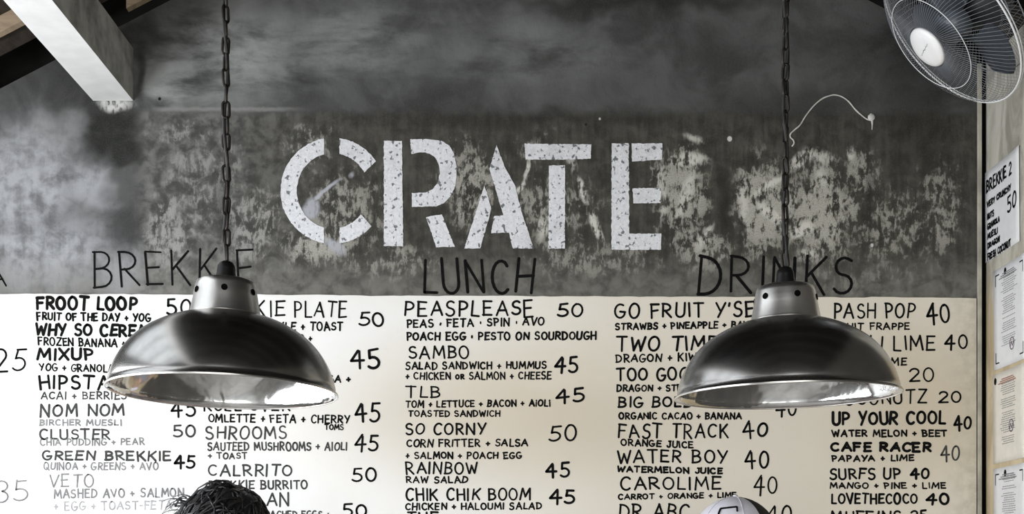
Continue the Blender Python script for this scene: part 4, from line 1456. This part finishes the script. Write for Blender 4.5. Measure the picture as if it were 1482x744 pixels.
# dark-haired person
hd = 3.02
kx = hd / F
top_z = EYE + (HY - 694) * kx
p1, hc1, s1 = person((((331 - CX) * kx), hd, 0.0), 1.574, R(-18), 'person with messy black hair, head just in view below the first lamp', M['shirt'], True)
rh = random.Random(21)
bm = bmesh.new()
bmesh.ops.create_icosphere(bm, subdivisions=4, radius=1.0)
for v in bm.verts:
    d = v.co.normalized()
    k_ = 1.0 + 0.10 * mnoise.noise(d * 2.1 + Vector((3, 1, 0))) + 0.05 * mnoise.noise(d * 6)
    low = max(0.0, -d.z)
    face_cut = 0.72 if (d.y < -0.3 and d.z < 0.25) else 1.0
    v.co = hc1 + Vector((d.x * 0.110 * k_, 0.012 + d.y * 0.112 * k_ * face_cut, 0.008 + d.z * 0.128 * k_)) * s1
hair = obj('hair', bm, M['hair'], p1, smooth=True)
bm = bmesh.new()
for i in range(620):
    a = rh.uniform(0, 2 * pi)
    e = rh.uniform(-0.3, 1.0)
    d = Vector((cos(a) * math.sqrt(max(0, 1 - e * e)), sin(a) * math.sqrt(max(0, 1 - e * e)), e))
    if d.y < -0.35 and d.z < 0.2:
        continue
    p = hc1 + Vector((d.x * 0.109, 0.012 + d.y * 0.112, 0.010 + d.z * 0.126)) * s1
    tan = Vector((d.x * 0.6 - 0.55 + rh.gauss(0, .45), d.y * 0.4 + rh.gauss(0, .45), -0.25 + rh.gauss(0, .28)))
    tan = (tan - d * tan.dot(d)).normalized()
    L = rh.uniform(0.035, 0.085)
    lift_ = rh.uniform(0.0, 0.13) + (0.2 if rh.random() < 0.08 else 0)
    pts_, rad_ = [], []
    for j in range(5):
        f_ = j / 4
        pts_.append(p + tan * L * f_ + d * (0.002 + L * lift_ * sin(f_ * 2.2) - 0.26 * L * f_ * f_) + Vector((0, 0, -L * 0.28 * f_ * f_)))
        rad_.append(0.0030 * (1 - f_) ** 0.7 + 0.0004)
    add_tube(bm, pts_, rad_, 5)
# loose wisps fanning out to one side
for i in range(80):
    p = hc1 + Vector((-0.080 + rh.gauss(0, .014), rh.uniform(-0.06, 0.06), 0.078 + rh.uniform(-0.07, 0.03))) * s1
    L = rh.uniform(0.035, 0.075)
    dr, dy, dk = rh.uniform(0.25, 0.75), rh.uniform(-0.3, 0.3), rh.uniform(0.1, 0.5)
    pts_, rad_ = [], []
    for j in range(7):
        f_ = j / 6
        pts_.append(p + Vector((-L * f_, dy * L * f_, dk * L * f_ - dr * L * f_ * f_ * 1.5)))
        rad_.append(0.0017 * (1 - f_) + 0.0003)
    add_tube(bm, pts_, rad_, 4)
obj('hair_strands', bm, M['hair'], hair, smooth=True)

# person with the white cap
kx = 3.0 / F
p2, hc2, s2 = person(((1070 - CX) * kx, 3.0, 0.0), 1.548, R(-55), 'person in a white cap with black back, head just in view below the second lamp', M['shirt2'], False)
cap = bmesh.new()
bmesh.ops.create_uvsphere(cap, u_segments=48, v_segments=24, radius=1.0)
bmesh.ops.delete(cap, geom=[v for v in cap.verts if v.co.z < -0.02], context='VERTS')
for v in cap.verts:
    d = v.co.copy()
    v.co = hc2 + Vector((d.x * 0.104, 0.006 + d.y * 0.118, 0.020 + d.z * 0.116)) * s2
for f in cap.faces:
    c_ = f.calc_center_median() - hc2
    f.material_index = 1 if c_.y > 0.004 * s2 else 0
bmesh.ops.solidify(cap, geom=cap.faces, thickness=0.002)
bmesh.ops.recalc_face_normals(cap, faces=cap.faces)
cap_o = obj('cap', cap, [M['cap_white'], M['cap_black']], p2, smooth=True)
cap_o['label'] = 'white cap with black back panels'


def cap_pt(az, el, out=1.0):
    return hc2 + Vector((sin(az) * cos(el) * 0.104 * out, 0.006 - cos(az) * cos(el) * 0.118 * out, 0.020 + sin(el) * 0.116 * out)) * s2


bm = bmesh.new()
for az in (0.0, R(62), R(-62)):
    add_tube(bm, [cap_pt(az, R(2 + 86 * i / 16), 1.006) for i in range(17)], 0.0007, 6)
obj('cap_seam', bm, M['cap_white'], cap_o, smooth=True)
bm = bmesh.new()
bmesh.ops.create_uvsphere(bm, u_segments=16, v_segments=8, radius=0.006, matrix=Matrix.Translation(cap_pt(0, pi / 2, 1.02)) @ Matrix.Diagonal((1, 1, 0.5, 1)))
obj('cap_button', bm, M['cap_white'], cap_o, smooth=True)
bm = bmesh.new()
add_tube(bm, [cap_pt(R(22 + 30 * i / 10), R(45 + 3 * i / 10), 1.012) for i in range(11)], 0.0021, 6)
add_tube(bm, [cap_pt(R(52), R(48 - 8 * i / 4), 1.012) for i in range(5)], 0.0021, 6)
add_tube(bm, [cap_pt(R(22), R(45 - 12 * i / 4), 1.012) for i in range(5)], 0.0021, 6)
obj('cap_emblem', bm, M['ink'], cap_o, smooth=True)
bm = bmesh.new()
gridv = []
for i in range(17):
    az = R(-62 + 124 * i / 16)
    col_ = []
    for j in range(6):
        f_ = j / 5
        reach = 1 + 0.62 * f_ * cos(az * 1.15) ** 0.8
        p = hc2 + Vector((sin(az) * 0.105 * (1 + 0.06 * f_), 0.006 - cos(az) * 0.118 * reach, 0.022 - 0.018 * f_ - 0.022 * (abs(az)) ** 2 * f_)) * s2
        col_.append(bm.verts.new(p))
    gridv.append(col_)
for i in range(16):
    for j in range(5):
        bm.faces.new((gridv[i][j], gridv[i][j + 1], gridv[i + 1][j + 1], gridv[i + 1][j]))
bmesh.ops.solidify(bm, geom=bm.faces, thickness=0.003)
obj('cap_brim', bm, M['cap_white'], cap_o, smooth=True)
bm = bmesh.new()
for i in range(260):
    a = rh.uniform(0.15 * pi, 0.85 * pi)
    p = hc2 + Vector((cos(a) * 0.088, 0.006 + sin(a) * 0.104, 0.018)) * s2
    L = rh.uniform(0.05, 0.10)
    d = Vector((cos(a), sin(a), 0))
    add_tube(bm, [p, p + d * 0.006 + Vector((0, 0, -L * 0.5)), p - d * 0.002 + Vector((rh.gauss(0, .004), 0, -L))], [0.003, 0.0026, 0.0006], 5)
obj('hair', bm, M['hair'], p2, smooth=True)
